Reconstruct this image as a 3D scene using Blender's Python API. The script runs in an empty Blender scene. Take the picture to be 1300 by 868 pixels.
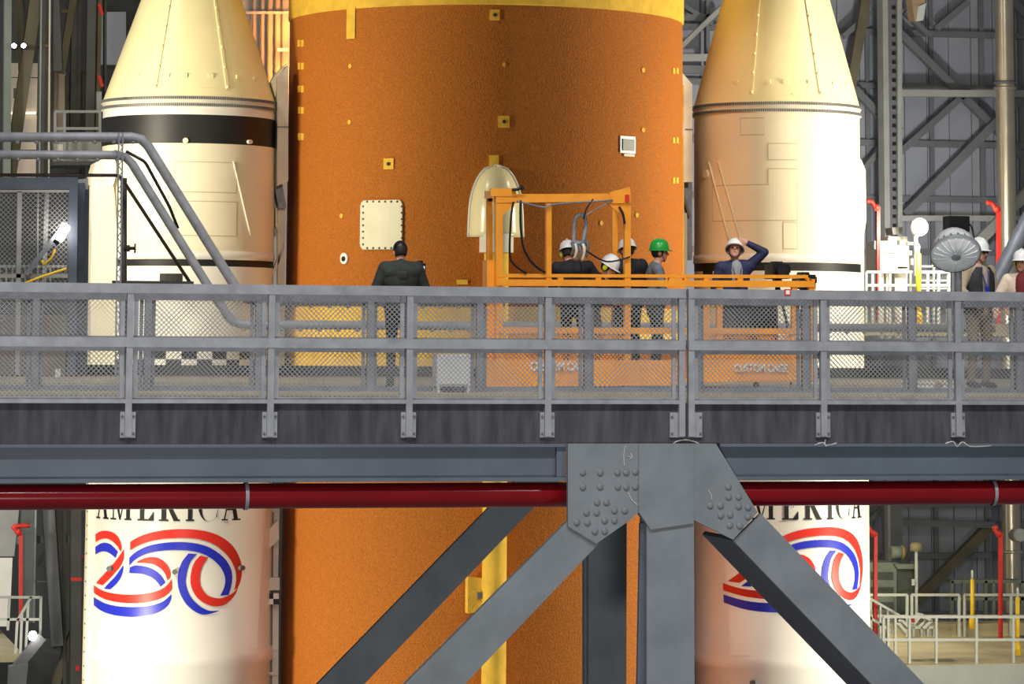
import bpy, bmesh, math, random
from mathutils import Vector, Matrix
random.seed(7)
S = bpy.context.scene
COL = S.collection
# ------------------------------------------------------------------ camera
F = 4200.0                       # focal length in pixels of the 1300x868 frame
CAMZ = 0.54                      # eye height above the upper deck
PITCH = math.atan(3.2e-5 * F)
YAW = math.atan(F / 17800.0)
ROLL = 0.006
PPX, PPY = 650.0, 436.0 - F * math.tan(PITCH)
_f = Vector((math.sin(YAW)*math.cos(PITCH), math.cos(YAW)*math.cos(PITCH), math.sin(PITCH)))
_r0 = Vector((math.cos(YAW), -math.sin(YAW), 0)); _u0 = _r0.cross(_f)
_r = _r0*math.cos(ROLL) + _u0*math.sin(ROLL)
_u = _u0*math.cos(ROLL) - _r0*math.sin(ROLL)
CAM = Vector((0, 0, CAMZ))
cd = bpy.data.cameras.new('camera'); co = bpy.data.objects.new('camera', cd); COL.objects.link(co)
cd.sensor_fit = 'HORIZONTAL'; cd.sensor_width = 36; cd.lens = F*36/1300
cd.shift_x = 0; cd.shift_y = -(434-PPY)/1300
cd.clip_start = 0.5; cd.clip_end = 500
M3 = Matrix((( _r.x, _u.x, -_f.x), (_r.y, _u.y, -_f.y), (_r.z, _u.z, -_f.z)))
co.matrix_world = Matrix.Translation(CAM) @ M3.to_4x4()
S.camera = co
# ------------------------------------------------------------------ world, exposure
S.view_settings.view_transform = 'Standard'; S.view_settings.look = 'None'
S.view_settings.exposure = 0.0; S.view_settings.gamma = 1.0
S.view_settings.use_curve_mapping = False
W = bpy.data.worlds.new('hall_air'); S.world = W; W.use_nodes = True
W.node_tree.nodes['Background'].inputs[0].default_value = (0.95, 0.97, 1.0, 1)
W.node_tree.nodes['Background'].inputs[1].default_value = 0.12

def ray(x, y): return _f + _r*((x-PPX)/F) - _u*((y-PPY)/F)
def at(x, y, Y):                 # pixel -> point on the vertical plane Y = const
    d = ray(x, y); return CAM + d*(Y/d.y)
def onz(x, y, z):                # pixel -> point on a level floor
    d = ray(x, y); return CAM + d*((z-CAMZ)/d.z)
def plane(s):                    # depth Y of the plane that shows s pixels per metre at the middle
    d = ray(650, 436); return d.y*F/s
def ppm(p):                      # pixels per metre at a point
    return F/((p-CAM).dot(_f))
def pix(p):
    q = p-CAM; z = q.dot(_f); return PPX+F*q.dot(_r)/z, PPY-F*q.dot(_u)/z
YF, Y2, YK, YC = plane(140), plane(112), plane(78), plane(59.9)
CORE = at(616.5, 150, YC); BL = at(240.5, 150, YC); BR = at(986, 150, YC)

def area(name, loc, target, size, power, col):
    l = bpy.data.lights.new(name, 'AREA'); l.shape = 'DISK'; l.size = size; l.energy = power; l.color = col
    o = bpy.data.objects.new(name, l); COL.objects.link(o); o.location = loc
    o.rotation_euler = (Vector(target)-Vector(loc)).to_track_quat('-Z', 'Y').to_euler(); return o
WARM = (1.0, 0.90, 0.68); COOL = (1.0, 0.97, 0.93)
def spot(name, loc, target, cone, power, col, size=.6):
    l = bpy.data.lights.new(name, 'SPOT'); l.energy = power; l.color = col; l.spot_size = math.radians(cone); l.spot_blend = .6; l.shadow_soft_size = size
    o = bpy.data.objects.new(name, l); COL.objects.link(o); o.location = loc
    o.rotation_euler = (Vector(target)-Vector(loc)).to_track_quat('-Z', 'Y').to_euler(); return o
for z, pw in ((14, 420), (4.5, 640), (-6.5, 760)):         # floodlight banks beside the rocket
    area('floodlight_bank', (CORE.x-12.5, YC-6, z), (CORE.x-5, YC, z-1), 1.2, pw*1.25, WARM)
    area('floodlight_bank', (CORE.x+13.5, YC-6, z), (CORE.x+5, YC, z-1), 1.2, pw*1.9, WARM)
for x in (-2, 7, 16):                                       # high-bay reflector lamps over the aisle and the deck
    spot('high_bay_lamp', (x-3, 15, 15), (x+1, 30, -1.5), 62, 5400, COOL)
    spot('high_bay_lamp', (x, 31, 15), (x+3, 41.5, 0), 66, 4200, COOL)
    spot('high_bay_lamp', (x+2, 42, 15), (x+4, 50, 0), 56, 3000, COOL)
spot('rear_truss_fill', (2, 3, -5), (8, 36, -4), 40, 9000, COOL)      # unseen light added to brighten the rear column and diagonal
area('wall_fill', (CORE.x+15, plane(44)-11, 3), (CORE.x+11, plane(44), 1), 1.0, 900, COOL)  # added wash that brightens the panelled wall, no fixture behind it
spot('booster_fill', (CORE.x+5, YC-24, 13), (BR.x-.6, YC-1.8, 4), 19, 9000, WARM)  # added pair of fills for the boosters' dim inner sides, source unseen
spot('booster_fill', (CORE.x-3, YC-24, 13), (BL.x+.6, YC-1.8, 4), 19, 4200, WARM)
area('lower_platform_fill', (CORE.x+12, plane(52)+2, -2.5), (CORE.x+12, plane(52)+2, -7), .8, 260, WARM)  # added light to lift the lower side floor, no fixture modelled
area('tower_fill', (CORE.x-13, plane(47)-6, 8), (CORE.x-11, plane(47), 5), .8, 260, COOL)  # added pair brightening the left tower and its panels, source unseen
area('tower_fill', (CORE.x-12.5, plane(47)-5, -3), (CORE.x-10, plane(47), -5), .8, 260, COOL)
# ------------------------------------------------------------------ materials
def lin(c):
    return tuple(((v/255)/12.92 if v/255 <= .04045 else ((v/255+.055)/1.055)**2.4) for v in c) + (1,)
MATS = {}
def mat(name, rgb, rough=.6, metal=0, var=.12, scale=6, bump=0, bscale=40, emit=0, stretch=None):
    if name in MATS: return MATS[name]
    m = bpy.data.materials.new(name); m.use_nodes = True; nt = m.node_tree; b = nt.nodes['Principled BSDF']
    c = lin(rgb); b.inputs['Roughness'].default_value = rough; b.inputs['Metallic'].default_value = metal
    tc = nt.nodes.new('ShaderNodeTexCoord'); src = tc.outputs['Object']
    if stretch:
        mp = nt.nodes.new('ShaderNodeMapping'); mp.inputs['Scale'].default_value = stretch
        nt.links.new(src, mp.inputs['Vector']); src = mp.outputs['Vector']
    if var > 0:
        n = nt.nodes.new('ShaderNodeTexNoise'); n.inputs['Scale'].default_value = scale; n.inputs['Detail'].default_value = 5
        nt.links.new(src, n.inputs['Vector'])
        r = nt.nodes.new('ShaderNodeValToRGB'); r.color_ramp.elements[0].position = .3; r.color_ramp.elements[1].position = .7
        r.color_ramp.elements[0].color = tuple(v*(1-var) for v in c[:3])+(1,)
        r.color_ramp.elements[1].color = tuple(min(1, v*(1+var)) for v in c[:3])+(1,)
        nt.links.new(n.outputs['Fac'], r.inputs['Fac']); nt.links.new(r.outputs['Color'], b.inputs['Base Color'])
    else: b.inputs['Base Color'].default_value = c
    if bump:
        n2 = nt.nodes.new('ShaderNodeTexNoise'); n2.inputs['Scale'].default_value = bscale; n2.inputs['Detail'].default_value = 3
        nt.links.new(src, n2.inputs['Vector'])
        bp = nt.nodes.new('ShaderNodeBump'); bp.inputs['Strength'].default_value = bump; bp.inputs['Distance'].default_value = .03
        nt.links.new(n2.outputs['Fac'], bp.inputs['Height']); nt.links.new(bp.outputs['Normal'], b.inputs['Normal'])
    if emit:
        b.inputs['Emission Color'].default_value = c; b.inputs['Emission Strength'].default_value = emit
    MATS[name] = m; return m
foam = mat('orange_foam', (176, 100, 18), .85, 0, .30, 38, .5, 30)
foam_y = mat('yellow_foam', (232, 186, 60), .8, 0, .12, 4, .3, 20)
cream = mat('cream_paint', (240, 232, 205), .45, 0, .04, 1.2)
cone_y = mat('pale_yellow_cone', (246, 234, 184), .42, 0, .05, 1.2)  # yellower tone for the cone than for the booster body
white = mat('white_paint', (238, 236, 228), .32, 0, .04, 1.0)
offw = mat('offwhite_fitting', (222, 216, 200), .5, 0, .08, 3)
black = mat('black_paint', (26, 26, 28), .5, 0, .25, 2)
galv = mat('galvanised_steel', (148, 151, 158), .5, .15, .16, 7, .1, 60)
galvd = mat('weathered_galvanised', (132, 137, 148), .5, .3, .2, 6)
wire = mat('mesh_wire', (150, 152, 154), .5, .2, .1, 5)
girder = mat('bluegrey_steel_paint', (86, 97, 110), .55, 0, .14, 1.6, .12, 9)
column = mat('grey_steel_paint', (116, 124, 131), .55, 0, .16, 2.2, .15, 8)
dcolumn = mat('dark_and_shaded_steel', (84, 92, 106), .6, 0, .16, 2)  # booth frame colour; on column and brace side faces it carries their shade
fascia = mat('dark_rubber_fascia', (68, 68, 76), .8, 0, .45, 3.5, .2, 20, stretch=(3, 1, .5))
concrete = mat('tan_deck_floor', (158, 148, 128), .55, 0, .16, .8, .05, 8)
concl = mat('pale_floor', (186, 176, 142), .6, 0, .22, .7)
kerbm = mat('dark_kerb', (52, 50, 48), .7)
redp = mat('red_pipe_paint', (120, 12, 22), .14, 0, .1, 2)
redv = mat('red_standpipe_paint', (214, 52, 42), .4, 0, .1, 4)
orange = mat('orange_cage_paint', (250, 160, 44), .4, 0, .08, 5)
yellowp = mat('safety_yellow_paint', (244, 200, 40), .45, 0, .08, 5)
panelm = mat('bluegrey_wall_panel', (150, 155, 168), .65, 0, .14, .5, 0)
wsteel = mat('wall_steel', (108, 112, 116), .6, 0, .18, .8)
wsteell = mat('light_wall_steel', (160, 162, 158), .6, 0, .15, 1)
dsteel = mat('dark_tower_steel', (78, 80, 76), .65, 0, .22, 1)
osteel = mat('olive_tower_steel', (104, 98, 78), .65, 0, .2, 1)
darkm = mat('dark_backing', (26, 27, 28), .9, 0, .3, .5)
pipem = mat('steel_duct', (206, 198, 176), .3, .75, .1, 1.5)
railw = mat('pale_rail_paint', (206, 212, 206), .5, 0, .06, 4)
blackp = mat('black_plastic', (16, 16, 18), .4, 0, .1, 8)
glassd = mat('dark_glass', (10, 12, 30), .08, 0, 0)
skin = mat('skin', (214, 158, 132), .55, 0, .06, 20)
hair_d = mat('dark_hair', (40, 30, 24), .7, 0, .2, 40)
hatw = mat('white_hard_hat', (240, 242, 242), .3, 0, .02, 4)
hatg = mat('green_hard_hat', (30, 158, 62), .3, 0, .05, 4)
hiviz = mat('hi_vis_yellow', (214, 230, 40), .5, 0, .05, 4)
logo_r = mat('logo_red', (216, 48, 38), .35, 0, 0)
logo_b = mat('logo_blue', (38, 48, 190), .35, 0, 0)
ink = mat('black_lettering', (18, 18, 18), .5, 0, 0)
lampm = mat('lit_lamp_lens', (255, 250, 228), .4, 0, 0, emit=60)
lampw = mat('lit_work_lamp', (255, 246, 236), .4, 0, 0, emit=30)
boltm = mat('painted_bolt', (104, 106, 108), .5, 0, .15, 20); rivm = mat('plate_bolt_paint', (116, 122, 128), .6, 0, .12, 20)
# ------------------------------------------------------------------ mesh helpers
class MB:
    def __init__(s): s.v = []; s.f = []; s.m = []; s.sm = []
    def add(s, vs, fs, mi=0, smooth=False):
        o = len(s.v); s.v += [Vector(p) for p in vs]
        for f in fs: s.f.append([i+o for i in f]); s.m.append(mi); s.sm.append(smooth)
        return s
    def box(s, a, b, mi=0):
        x0, y0, z0 = a; x1, y1, z1 = b
        return s.add([(x0,y0,z0),(x1,y0,z0),(x1,y1,z0),(x0,y1,z0),(x0,y0,z1),(x1,y0,z1),(x1,y1,z1),(x0,y1,z1)],
                     [(0,3,2,1),(4,5,6,7),(0,1,5,4),(1,2,6,5),(2,3,7,6),(3,0,4,7)], mi)
    def beam(s, p, q, w, d, up=Vector((0,1,0)), mi=0):   # box from p to q, width w across, depth d along 'up'
        p = Vector(p); q = Vector(q); t = (q-p).normalized(); up = (up - t*up.dot(t)).normalized(); si = t.cross(up)
        vs = [e+si*a*w/2+up*b*d/2 for e in (p, q) for a, b in ((-1,-1),(1,-1),(1,1),(-1,1))]
        return s.add(vs, [(0,3,2,1),(4,5,6,7),(0,1,5,4),(1,2,6,5),(2,3,7,6),(3,0,4,7)], mi)
    def tube(s, pts, r, n=10, mi=0, cap=True):
        pts = [Vector(p) for p in pts]; rs = r if isinstance(r, (list, tuple)) else [r]*len(pts)
        vs = []; up = None
        for i, p in enumerate(pts):
            t = (pts[min(i+1, len(pts)-1)]-pts[max(i-1, 0)]).normalized()
            if up is None: up = Vector((0,0,1)) if abs(t.z) < .9 else Vector((0,1,0))
            a = t.cross(up).normalized(); b = a.cross(t).normalized(); up = b
            vs += [p+(a*math.cos(2*math.pi*k/n)+b*math.sin(2*math.pi*k/n))*rs[i] for k in range(n)]
        fs = [(i*n+k, i*n+(k+1) % n, (i+1)*n+(k+1) % n, (i+1)*n+k) for i in range(len(pts)-1) for k in range(n)]
        s.add(vs, fs, mi, True)
        if cap:
            s.add(vs[:n], [tuple(range(n))], mi); s.add(vs[-n:], [tuple(range(n))[::-1]], mi)
        return s
    def lathe(s, prof, n=32, c=(0,0,0), mi=0, a0=0, a1=2*math.pi, axis=None, smooth=True):
        c = Vector(c); full = abs(a1-a0-2*math.pi) < 1e-6; k = n if full else n+1
        if axis is None: ez, ex, ey = Vector((0,0,1)), Vector((0,-1,0)), Vector((1,0,0))
        else:
            ez = Vector(axis).normalized(); ex = ez.orthogonal().normalized(); ey = ez.cross(ex)
        vs = [c+ez*z+(ex*math.cos(a0+(a1-a0)*j/n)+ey*math.sin(a0+(a1-a0)*j/n))*r for r, z in prof for j in range(k)]
        fs = [(i*k+j, i*k+(j+1) % k, (i+1)*k+(j+1) % k, (i+1)*k+j) for i in range(len(prof)-1) for j in range(n)]
        return s.add(vs, fs, mi, smooth)
    def prism(s, poly, ext, mi=0):
        poly = [Vector(p) for p in poly]; e = Vector(ext); n = len(poly)
        return s.add(poly+[p+e for p in poly], [tuple(range(n)), tuple(range(n, 2*n))[::-1]]+[(i, i+n, (i+1) % n+n, (i+1) % n) for i in range(n)], mi)
    def ball(s, c, rx, ry=None, rz=None, n=16, m=10, mi=0, z0=-1):
        ry = ry or rx; rz = rz or rx; c = Vector(c); vs = []; fs = []
        t0 = math.asin(z0)
        for i in range(m+1):
            t = t0+(math.pi/2-t0)*i/m
            vs += [c+Vector((rx*math.cos(t)*math.cos(2*math.pi*k/n), ry*math.cos(t)*math.sin(2*math.pi*k/n), rz*math.sin(t))) for k in range(n)]
        fs = [(i*n+k, i*n+(k+1) % n, (i+1)*n+(k+1) % n, (i+1)*n+k) for i in range(m) for k in range(n)]
        s.add(vs, fs, mi, True)
        if z0 > -1: s.add(vs[:n], [tuple(range(n))[::-1]], mi)
        return s
    def build(s, name, mats, parent=None, label=None, kind=None, fix=True):
        if not isinstance(mats, (list, tuple)): mats = [mats]
        me = bpy.data.meshes.new(name)
        if parent is not None: base = parent.matrix_world.translation.copy() if parent.parent is None else (parent.parent.location+parent.location)
        else:
            xs = [p.x for p in s.v]; ys = [p.y for p in s.v]; zs = [p.z for p in s.v]
            base = Vector(((min(xs)+max(xs))/2, (min(ys)+max(ys))/2, min(zs)))
        if parent is not None:
            base = Vector((0,0,0)); q = parent
            while q is not None: base += Vector(q.location); q = q.parent
        me.from_pydata([tuple(p-base) for p in s.v], [], s.f)
        for m_ in mats: me.materials.append(m_)
        for p, i, q in zip(me.polygons, s.m, s.sm): p.material_index = i; p.use_smooth = q
        if fix:
            bm = bmesh.new(); bm.from_mesh(me); bmesh.ops.remove_doubles(bm, verts=bm.verts, dist=1e-5)
            bmesh.ops.recalc_face_normals(bm, faces=bm.faces); bm.to_mesh(me); bm.free()
        me.update()
        o = bpy.data.objects.new(name, me); COL.objects.link(o)
        if parent is None: o.location = base
        else: o.parent = parent
        if label: o['label'] = label
        if kind: o['kind'] = kind
        return o
def tag(o, label, cat, group=None, kind=None):
    o['label'] = label; o['category'] = cat
    if group: o['group'] = group
    if kind: o['kind'] = kind
    return o
def thing(name, loc, label, cat, group=None):
    o = bpy.data.objects.new(name, None); COL.objects.link(o); o.location = Vector(loc); o.empty_display_size = .3
    return tag(o, label, cat, group)
def link_copy(src, parent, delta):          # another piece that shares its mesh
    c = src.copy(); COL.objects.link(c); c.parent = parent; c.location = src.location+Vector(delta); return c
def struct(o): o['kind'] = 'structure'; return o
def bar(mb, a, b, Y, wpx, depth, mi=0):     # beam between two pixels on plane Y
    p = at(a[0], a[1], Y); q = at(b[0], b[1], Y); w = wpx/ppm((p+q)/2)
    return mb.beam(p+Vector((0,depth/2,0)), q+Vector((0,depth/2,0)), w, depth, mi=mi)
def one(name, mats, parent, fn, *a, **k):
    m = MB(); fn(m, *a); return m.build(name, mats, parent, **k)
def spline(pts, n=8):
    out = []
    P = [Vector(p) for p in pts]
    for i in range(len(P)-1):
        p0 = P[max(i-1, 0)]; p1 = P[i]; p2 = P[i+1]; p3 = P[min(i+2, len(P)-1)]
        for k in range(n):
            t = k/n; out.append(.5*((2*p1)+(p2-p0)*t+(2*p0-5*p1+4*p2-p3)*t*t+(3*p1-p0-3*p2+p3)*t**3))
    return out+[P[-1]]
# ================================================================== near deck, girder, bracing
def xr(px, Y, py=500): return at(px, py, Y).x
def zr(py, Y, px=650): return at(px, py, Y).z
XL, XR = xr(-560, YF), xr(1860, YF)
ZB = zr(563, YF)                                   # underside of the fascia
floor = struct(MB().box((XL-14, YF+.10, ZB*.9), (XR+18, YK, 0)).build('floor', concrete))
tag(floor, 'tan floor of the upper work platform behind the mesh railing', 'floor')
# one kerb along the far edge of the deck
kerb = struct(MB().box((XL-14, YK-.15, 0), (XR+18, YK, .17)).build('trim_1', kerbm)); tag(kerb, 'dark kerb along the far edge of the platform floor', 'kerb')
fas = struct(MB().box((XL, YF+.03, ZB), (XR, YF+.10, .005)).build('trim_2', fascia)); tag(fas, 'dark stained fascia strip along the platform edge', 'fascia')
ZG = zr(611, YF)
def make_girder(px0, px1, label):
    x0, x1 = xr(px0, YF), xr(px1, YF)
    t = thing('steel_girder', ((x0+x1)/2, YF+.3, ZG), label, 'girder')
    MB().box((x0, YF+.12, ZG+.03), (x1, YF+.16, ZB)).build('web', girder, t)
    MB().box((x0, YF+.02, ZG), (x1, YF+.34, ZG+.035)).build('bottom_flange', girder, t)
    MB().box((x0, YF+.02, ZB-.03), (x1, YF+.34, ZB-.002)).build('top_flange', girder, t)
    return t
g1 = make_girder(-560, 722, 'blue-grey steel girder under the platform, beside the black-banded booster')
e = MB().box((xr(709, YF), YF+.06, ZG+.035), (xr(721, YF), YF+.12, ZB-.03)).build('end_stiffener', dcolumn, g1)
g2 = make_girder(915, 1860, 'blue-grey steel girder under the platform, on the lamp post side')
# red pipe below the girders
ZP = zr(628, YF+.20); RP = 15.5/ppm(at(650, 628, YF+.20))
def red_pipe(px0, px1, clamp, label):
    x0, x1 = xr(px0, YF+.20), xr(px1, YF+.20)
    t = thing('fire_main_pipe', ((x0+x1)/2, YF+.20, ZP-RP), label, 'pipe')
    MB().tube([(x0+(x1-x0)*k/24, YF+.20, ZP) for k in range(25)], RP, 24).build('pipe_run', redp, t)
    xc = xr(clamp, YF+.20); m = MB()
    m.lathe([(RP+.012, -.016), (RP+.012, .016)], 24, (xc, YF+.20, ZP), axis=(1, 0, 0))
    m.build('pipe_clamp', galv, t)
    return t
red_pipe(-560, 730, 314, 'glossy dark red pipe under the girder, ending at the bolted gusset plate')
red_pipe(900, 1860, 1258, 'glossy dark red pipe under the girder beyond the steel column, clamp near the lamp post')
# central column with gussets and diagonals
def poly_px(pts, Y): return [at(x, y, Y) for x, y in pts]
YG = YF - .02
tr = thing('braced_steel_column', at(850, 900, YF), 'grey riveted steel column with two gusset plates and diagonal braces under the platform', 'column')
MB().prism(poly_px([(821,655),(881,655),(882,930),(821,930)], YG), (0,.24,0)).build('shaft', column, tr, label='plain grey lower column shaft')
MB().prism(poly_px([(813,664),(826,664),(823,930),(808,930)], YG+.10), (0,.05,0)).build('side_flange', dcolumn, tr)  # side face in a darker colour, its shade put into the material
MB().prism(poly_px([(811,563),(881,563),(881,664),(826,672),(811,650)], YG-.03), (0,.10,0)).build('cap_plate', column, tr)
gl = MB().prism(poly_px([(721,563),(811,563),(811,650),(800,660),(757,690),(721,668)], YG-.015), (0,.05,0)).build('gusset_plate', column, tr)
gr = MB().prism(poly_px([(881,563),(909,563),(962,650),(931,685),(881,660)], YG-.015), (0,.05,0)).build('gusset_plate', column, tr)
MB().prism(poly_px([(720,662),(760,690),(560,900),(482,900)], YG+.02), (0,.07,0)).build('diagonal_brace', column, tr)
MB().prism(poly_px([(966,652),(931,686),(1140,903),(1207,903)], YG+.02), (0,.06,0)).build('diagonal_brace', column, tr)
def flange_face():                                   # deep lower flange of the brace on the lamp side
    a = [at(931,686,YG+.03), at(1140,903,YG+.03)]; b = [at(885,664,YG+.03), at(1108,903,YG+.03)]
    v = Vector((-.42, .9, -.0)); m = MB()
    m.prism([a[0], a[1], a[1]+Vector((-.0,1.0,0)), a[0]+Vector((0,1.0,0))], (.03, 0, .03)); return m
flange_face().build('brace_flange', dcolumn, tr)  # shaded underside of the brace, darkened by colour
def bolts(parent, pts, Y):
    first = None
    for x, y in pts:
        p = at(x, y, Y); r = 4.3/140
        if first is None:
            first = MB().lathe([(r, 0), (r, .010), (r*.85, .017), (r*.5, .021), (.0005, .022)], 10, p, axis=(0,-1,0)).build('bolt', rivm, parent); p0 = p
        else: link_copy(first, parent, p-p0)
def zc(x, y): return 700+x/5.985, 555+y/5.985
bolts(gl, [zc(*p) for p in ((237,266),(370,268),(502,266),(568,266),(636,262),(238,378),(370,376),(504,376),(568,378),(636,376),(346,494),(418,494),(266,572),(343,572),(478,556),(556,556),(192,646),(272,648),(404,632),(478,632),(330,714),(404,712))], YG-.012)
def zd(x, y): return 870+x/5.985, 555+y/5.985
bolts(gr, [zd(*p) for p in ((326,375),(328,452),(404,452),(188,517),(266,518),(404,524),(476,530),(268,592),(340,588),(474,602),(337,667),(412,671))], YG-.012)
tr2 = thing('rear_steel_column', at(770, 900, Y2), 'dark grey steel column with one long diagonal, standing behind the bolted gusset column', 'column')
MB().prism(poly_px([(747,560),(796,560),(795,930),(747,930)], Y2), (0,.10,0)).build('shaft', column, tr2)
MB().prism(poly_px([(742,560),(750,560),(750,930),(742,930)], Y2+.08), (0,.10,0)).build('side_flange', column, tr2)
MB().prism(poly_px([(660,604),(716,604),(432,900),(372,900)], Y2), (0,.08,0)).build('diagonal_brace', column, tr2)
# ------------------------------------------------------------------ mesh railings
def wires(x0, x1, z0, z1, y, pitch, w):
    m = MB(); h = z1-z0
    n = int((x1-x0+h)/pitch)+1
    for sgn in (1, -1):
        for k in range(n):
            c = x0-h+k*pitch+pitch*.3
            a = max(x0, c); b = min(x1, c+h)
            if b-a < .01: continue
            za, zb = a-c, b-c
            if sgn < 0: za, zb = h-za, h-zb
            m.beam((a, y+sgn*w*.4, z0+za), (b, y+sgn*w*.4, z0+zb), w, w*.8)
    return m
def pxrail(name, label, Y, posts, ends, ztop, zmid, tr_, tm_, pw, pitch, ww, brackets, m_post, m_wire):
    x0, x1 = xr(ends[0], Y), xr(ends[1], Y)
    t = thing(name, ((x0+x1)/2, Y, 0), label, 'railing')
    MB().box((x0, Y-tr_/2, ztop-tr_), (x1, Y+tr_/2, ztop)).build('top_rail', m_post, t)
    MB().box((x0, Y-tm_/2, zmid-tm_/2), (x1, Y+tm_/2, zmid+tm_/2)).build('mid_rail', m_post, t)
    MB().box((x0, Y-.03, 0.0), (x1, Y+.03, .035)).build('bottom_rail', m_post, t)
    xs = []
    for p in posts:
        x = xr(p, Y); xs.append(x)
        zb = -.29 if brackets else 0
        MB().box((x-pw/2, Y-pw*.55, zb), (x+pw/2, Y+pw*.45, ztop-.002)).build('post', m_post, t)
        if brackets:
            ox = {865: -.04, 877: .04}.get(p, 0)
            b = MB().box((x+ox-.068, Y+.0, -.30), (x+ox+.068, Y+.03, -.075)).build('post_bracket', m_post, t)
            f = None
            for dx in (-.05, .05):
                for dz in (-.265, -.115):
                    if f is None: f = MB().lathe([(.012, 0), (.012, .014), (.0005, .016)], 6, (x+ox+dx, Y, dz), axis=(0,-1,0)).build('bolt', boltm, b); d0 = (dx, dz)
                    else: link_copy(f, b, (dx-d0[0], 0, dz-d0[1]))
    xs = sorted([x0]+xs+[x1])
    for a, b in zip(xs[:-1], xs[1:]):
        if b-a < .12: continue
        a += pw/2; b -= pw/2
        # slim frame of the mesh panel
        fr = MB(); fr.box((a+.012, Y+.03, .03), (a+.05, Y+.05, ztop-.08)); fr.box((b-.05, Y+.03, .03), (b-.012, Y+.05, ztop-.08)); fr.box((a+.014, Y+.033, .032), (b-.014, Y+.047, .055)); fr.box((a+.014, Y+.033, zmid-.08), (b-.014, Y+.047, zmid-.03))
        p = fr.build('mesh_panel', m_post, t)
        wires(a, b, .03, ztop-.05, Y+.045, pitch, ww).build('wire_mesh', m_wire, p, kind='stuff', fix=False)
    return t
ZT = zr(364.5, YF, 650); ZM = zr(437, YF, 650)
pxrail('mesh_guard_railing', 'galvanised mesh guard railing on the platform edge, beside the black-banded booster', YF, [-554,-374,-194,-14,163,343,519,695,865], (-560, 869), ZT, ZM, .085, .085, .058, .043, .0056, True, galv, wire)
pxrail('mesh_guard_railing', 'galvanised mesh guard railing on the platform edge, carrying the bell lamp', YF, [877,1045,1216,1386,1554,1722,1855], (873, 1860), ZT, ZM, .085, .085, .058, .043, .0056, True, galv, wire)
ZT2 = zr(376, Y2, 650); ZM2 = zr(433, Y2, 650)
pxrail('inner_mesh_railing', 'inner grey mesh railing standing on the platform floor behind the outer railing', Y2, [-382,-240,-98,43,186,327,469,608,745,885,1022,1157,1294,1430,1565], (-390, 1570), ZT2, ZM2, .08, .06, .075, .056, .004, False, galvd, wire)
# bell lamp on the railing post
pl = at(1216, 330, YF); cl = at(1213, 322, YF-.2); lampt = thing('bell_lamp', (pl.x, YF, ZT), 'unlit high-bay lamp with ribbed glass bell and black ballast box on a railing post', 'lamp')
MB().tube([(pl.x, YF, ZT), (pl.x, YF-.0, at(1216,322,YF).z)], .036, 12).build('pole', galv, lampt)
ax = Vector((-.02, .70, .71)).normalized()      # from the mouth towards the ballast
ax = (Matrix.Rotation(-YAW, 3, 'Z') @ ax)
bellg = mat('pale_ribbed_glass', (238, 243, 244), .18, 0, .1, 9); belli = mat('silvered_reflector', (170, 182, 188), .2, .6, .25, 14)
R0 = 32.5/140; m = MB(); n = 40
prof = [(R0, 0), (R0*.985, .02), (R0*.93, .07), (R0*.8, .15), (R0*.6, .215), (R0*.42, .25)]
m.lathe(prof, n, cl, axis=ax)
for i, v in enumerate(m.v):
    if i >= n and i % 2: m.v[i] = cl+ax*(v-cl).dot(ax)+((v-cl)-ax*(v-cl).dot(ax))*.965
m.build('glass_bell', bellg, lampt)
m = MB(); vs_ = 0; m.lathe([(R0*.985, .002), (R0*.8, -.022), (R0*.5, -.04), (R0*.2, -.047), (.001, -.048)], n, cl, axis=ax); lens = m.build('lens', bellg, lampt)
e1 = ax.orthogonal().normalized(); e2 = ax.cross(e1)
for k in range(18):
    q = 2*math.pi*k/18; dq = e1*math.cos(q)+e2*math.sin(q)
    MB().tube([cl+dq*R0*.25-ax*.047, cl+dq*R0*.5-ax*.041, cl+dq*R0*.8-ax*.023, cl+dq*R0*.97], .006, 6).build('lens_rib', bellg, lens)
MB().lathe([(.045, -.05), (.04, -.054), (.001, -.055)], 18, cl, axis=ax).build('lens_boss', belli, lens)
m = MB(); m.lathe([(R0*.99, .004), (R0*.9, .07), (R0*.77, .14), (R0*.5, .2), (R0*.2, .215), (.001, .215)], n, cl, axis=ax)
m.build('reflector', belli, lampt)
m = MB(); m.lathe([(R0*1.0, -.012), (R0*1.04, -.004), (R0*1.04, .01), (R0*.985, .016)], n, cl, axis=ax).build('rim', galv, lampt)
m = MB(); m.lathe([(.001, .1), (.03, .11), (.04, .15), (.04, .21)], 16, cl, axis=ax).build('bulb', mat('frosted_bulb', (216, 214, 204), .4, 0, 0), lampt)
cb = at(1214, 284, YF+.06)
MB().box((cb.x-.10, YF-.03, cb.z-.075), (cb.x+.10, YF+.15, cb.z+.07)).build('ballast_box', blackp, lampt)
MB().tube(spline([at(1227,283,YF+.16), at(1233,287,YF+.16), at(1236,298,YF+.14), at(1236,308,YF+.10)]), .009, 8).build('cord', blackp, lampt)
# small reflector tag on the top rail
ps = at(1000, 371, YF-.05); t = thing('rail_tag', (ps.x, YF-.045, ps.z-.03), 'small red and white square tag stuck on the top rail', 'tag')
MB().box((ps.x-.03, YF-.05, ps.z-.03), (ps.x+.03, YF-.0425, ps.z+.03)).build('red_border', redv, t); MB().box((ps.x-.018, YF-.054, ps.z-.018), (ps.x+.018, YF-.048, ps.z+.018)).build('white_centre', hatw, t)
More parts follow.
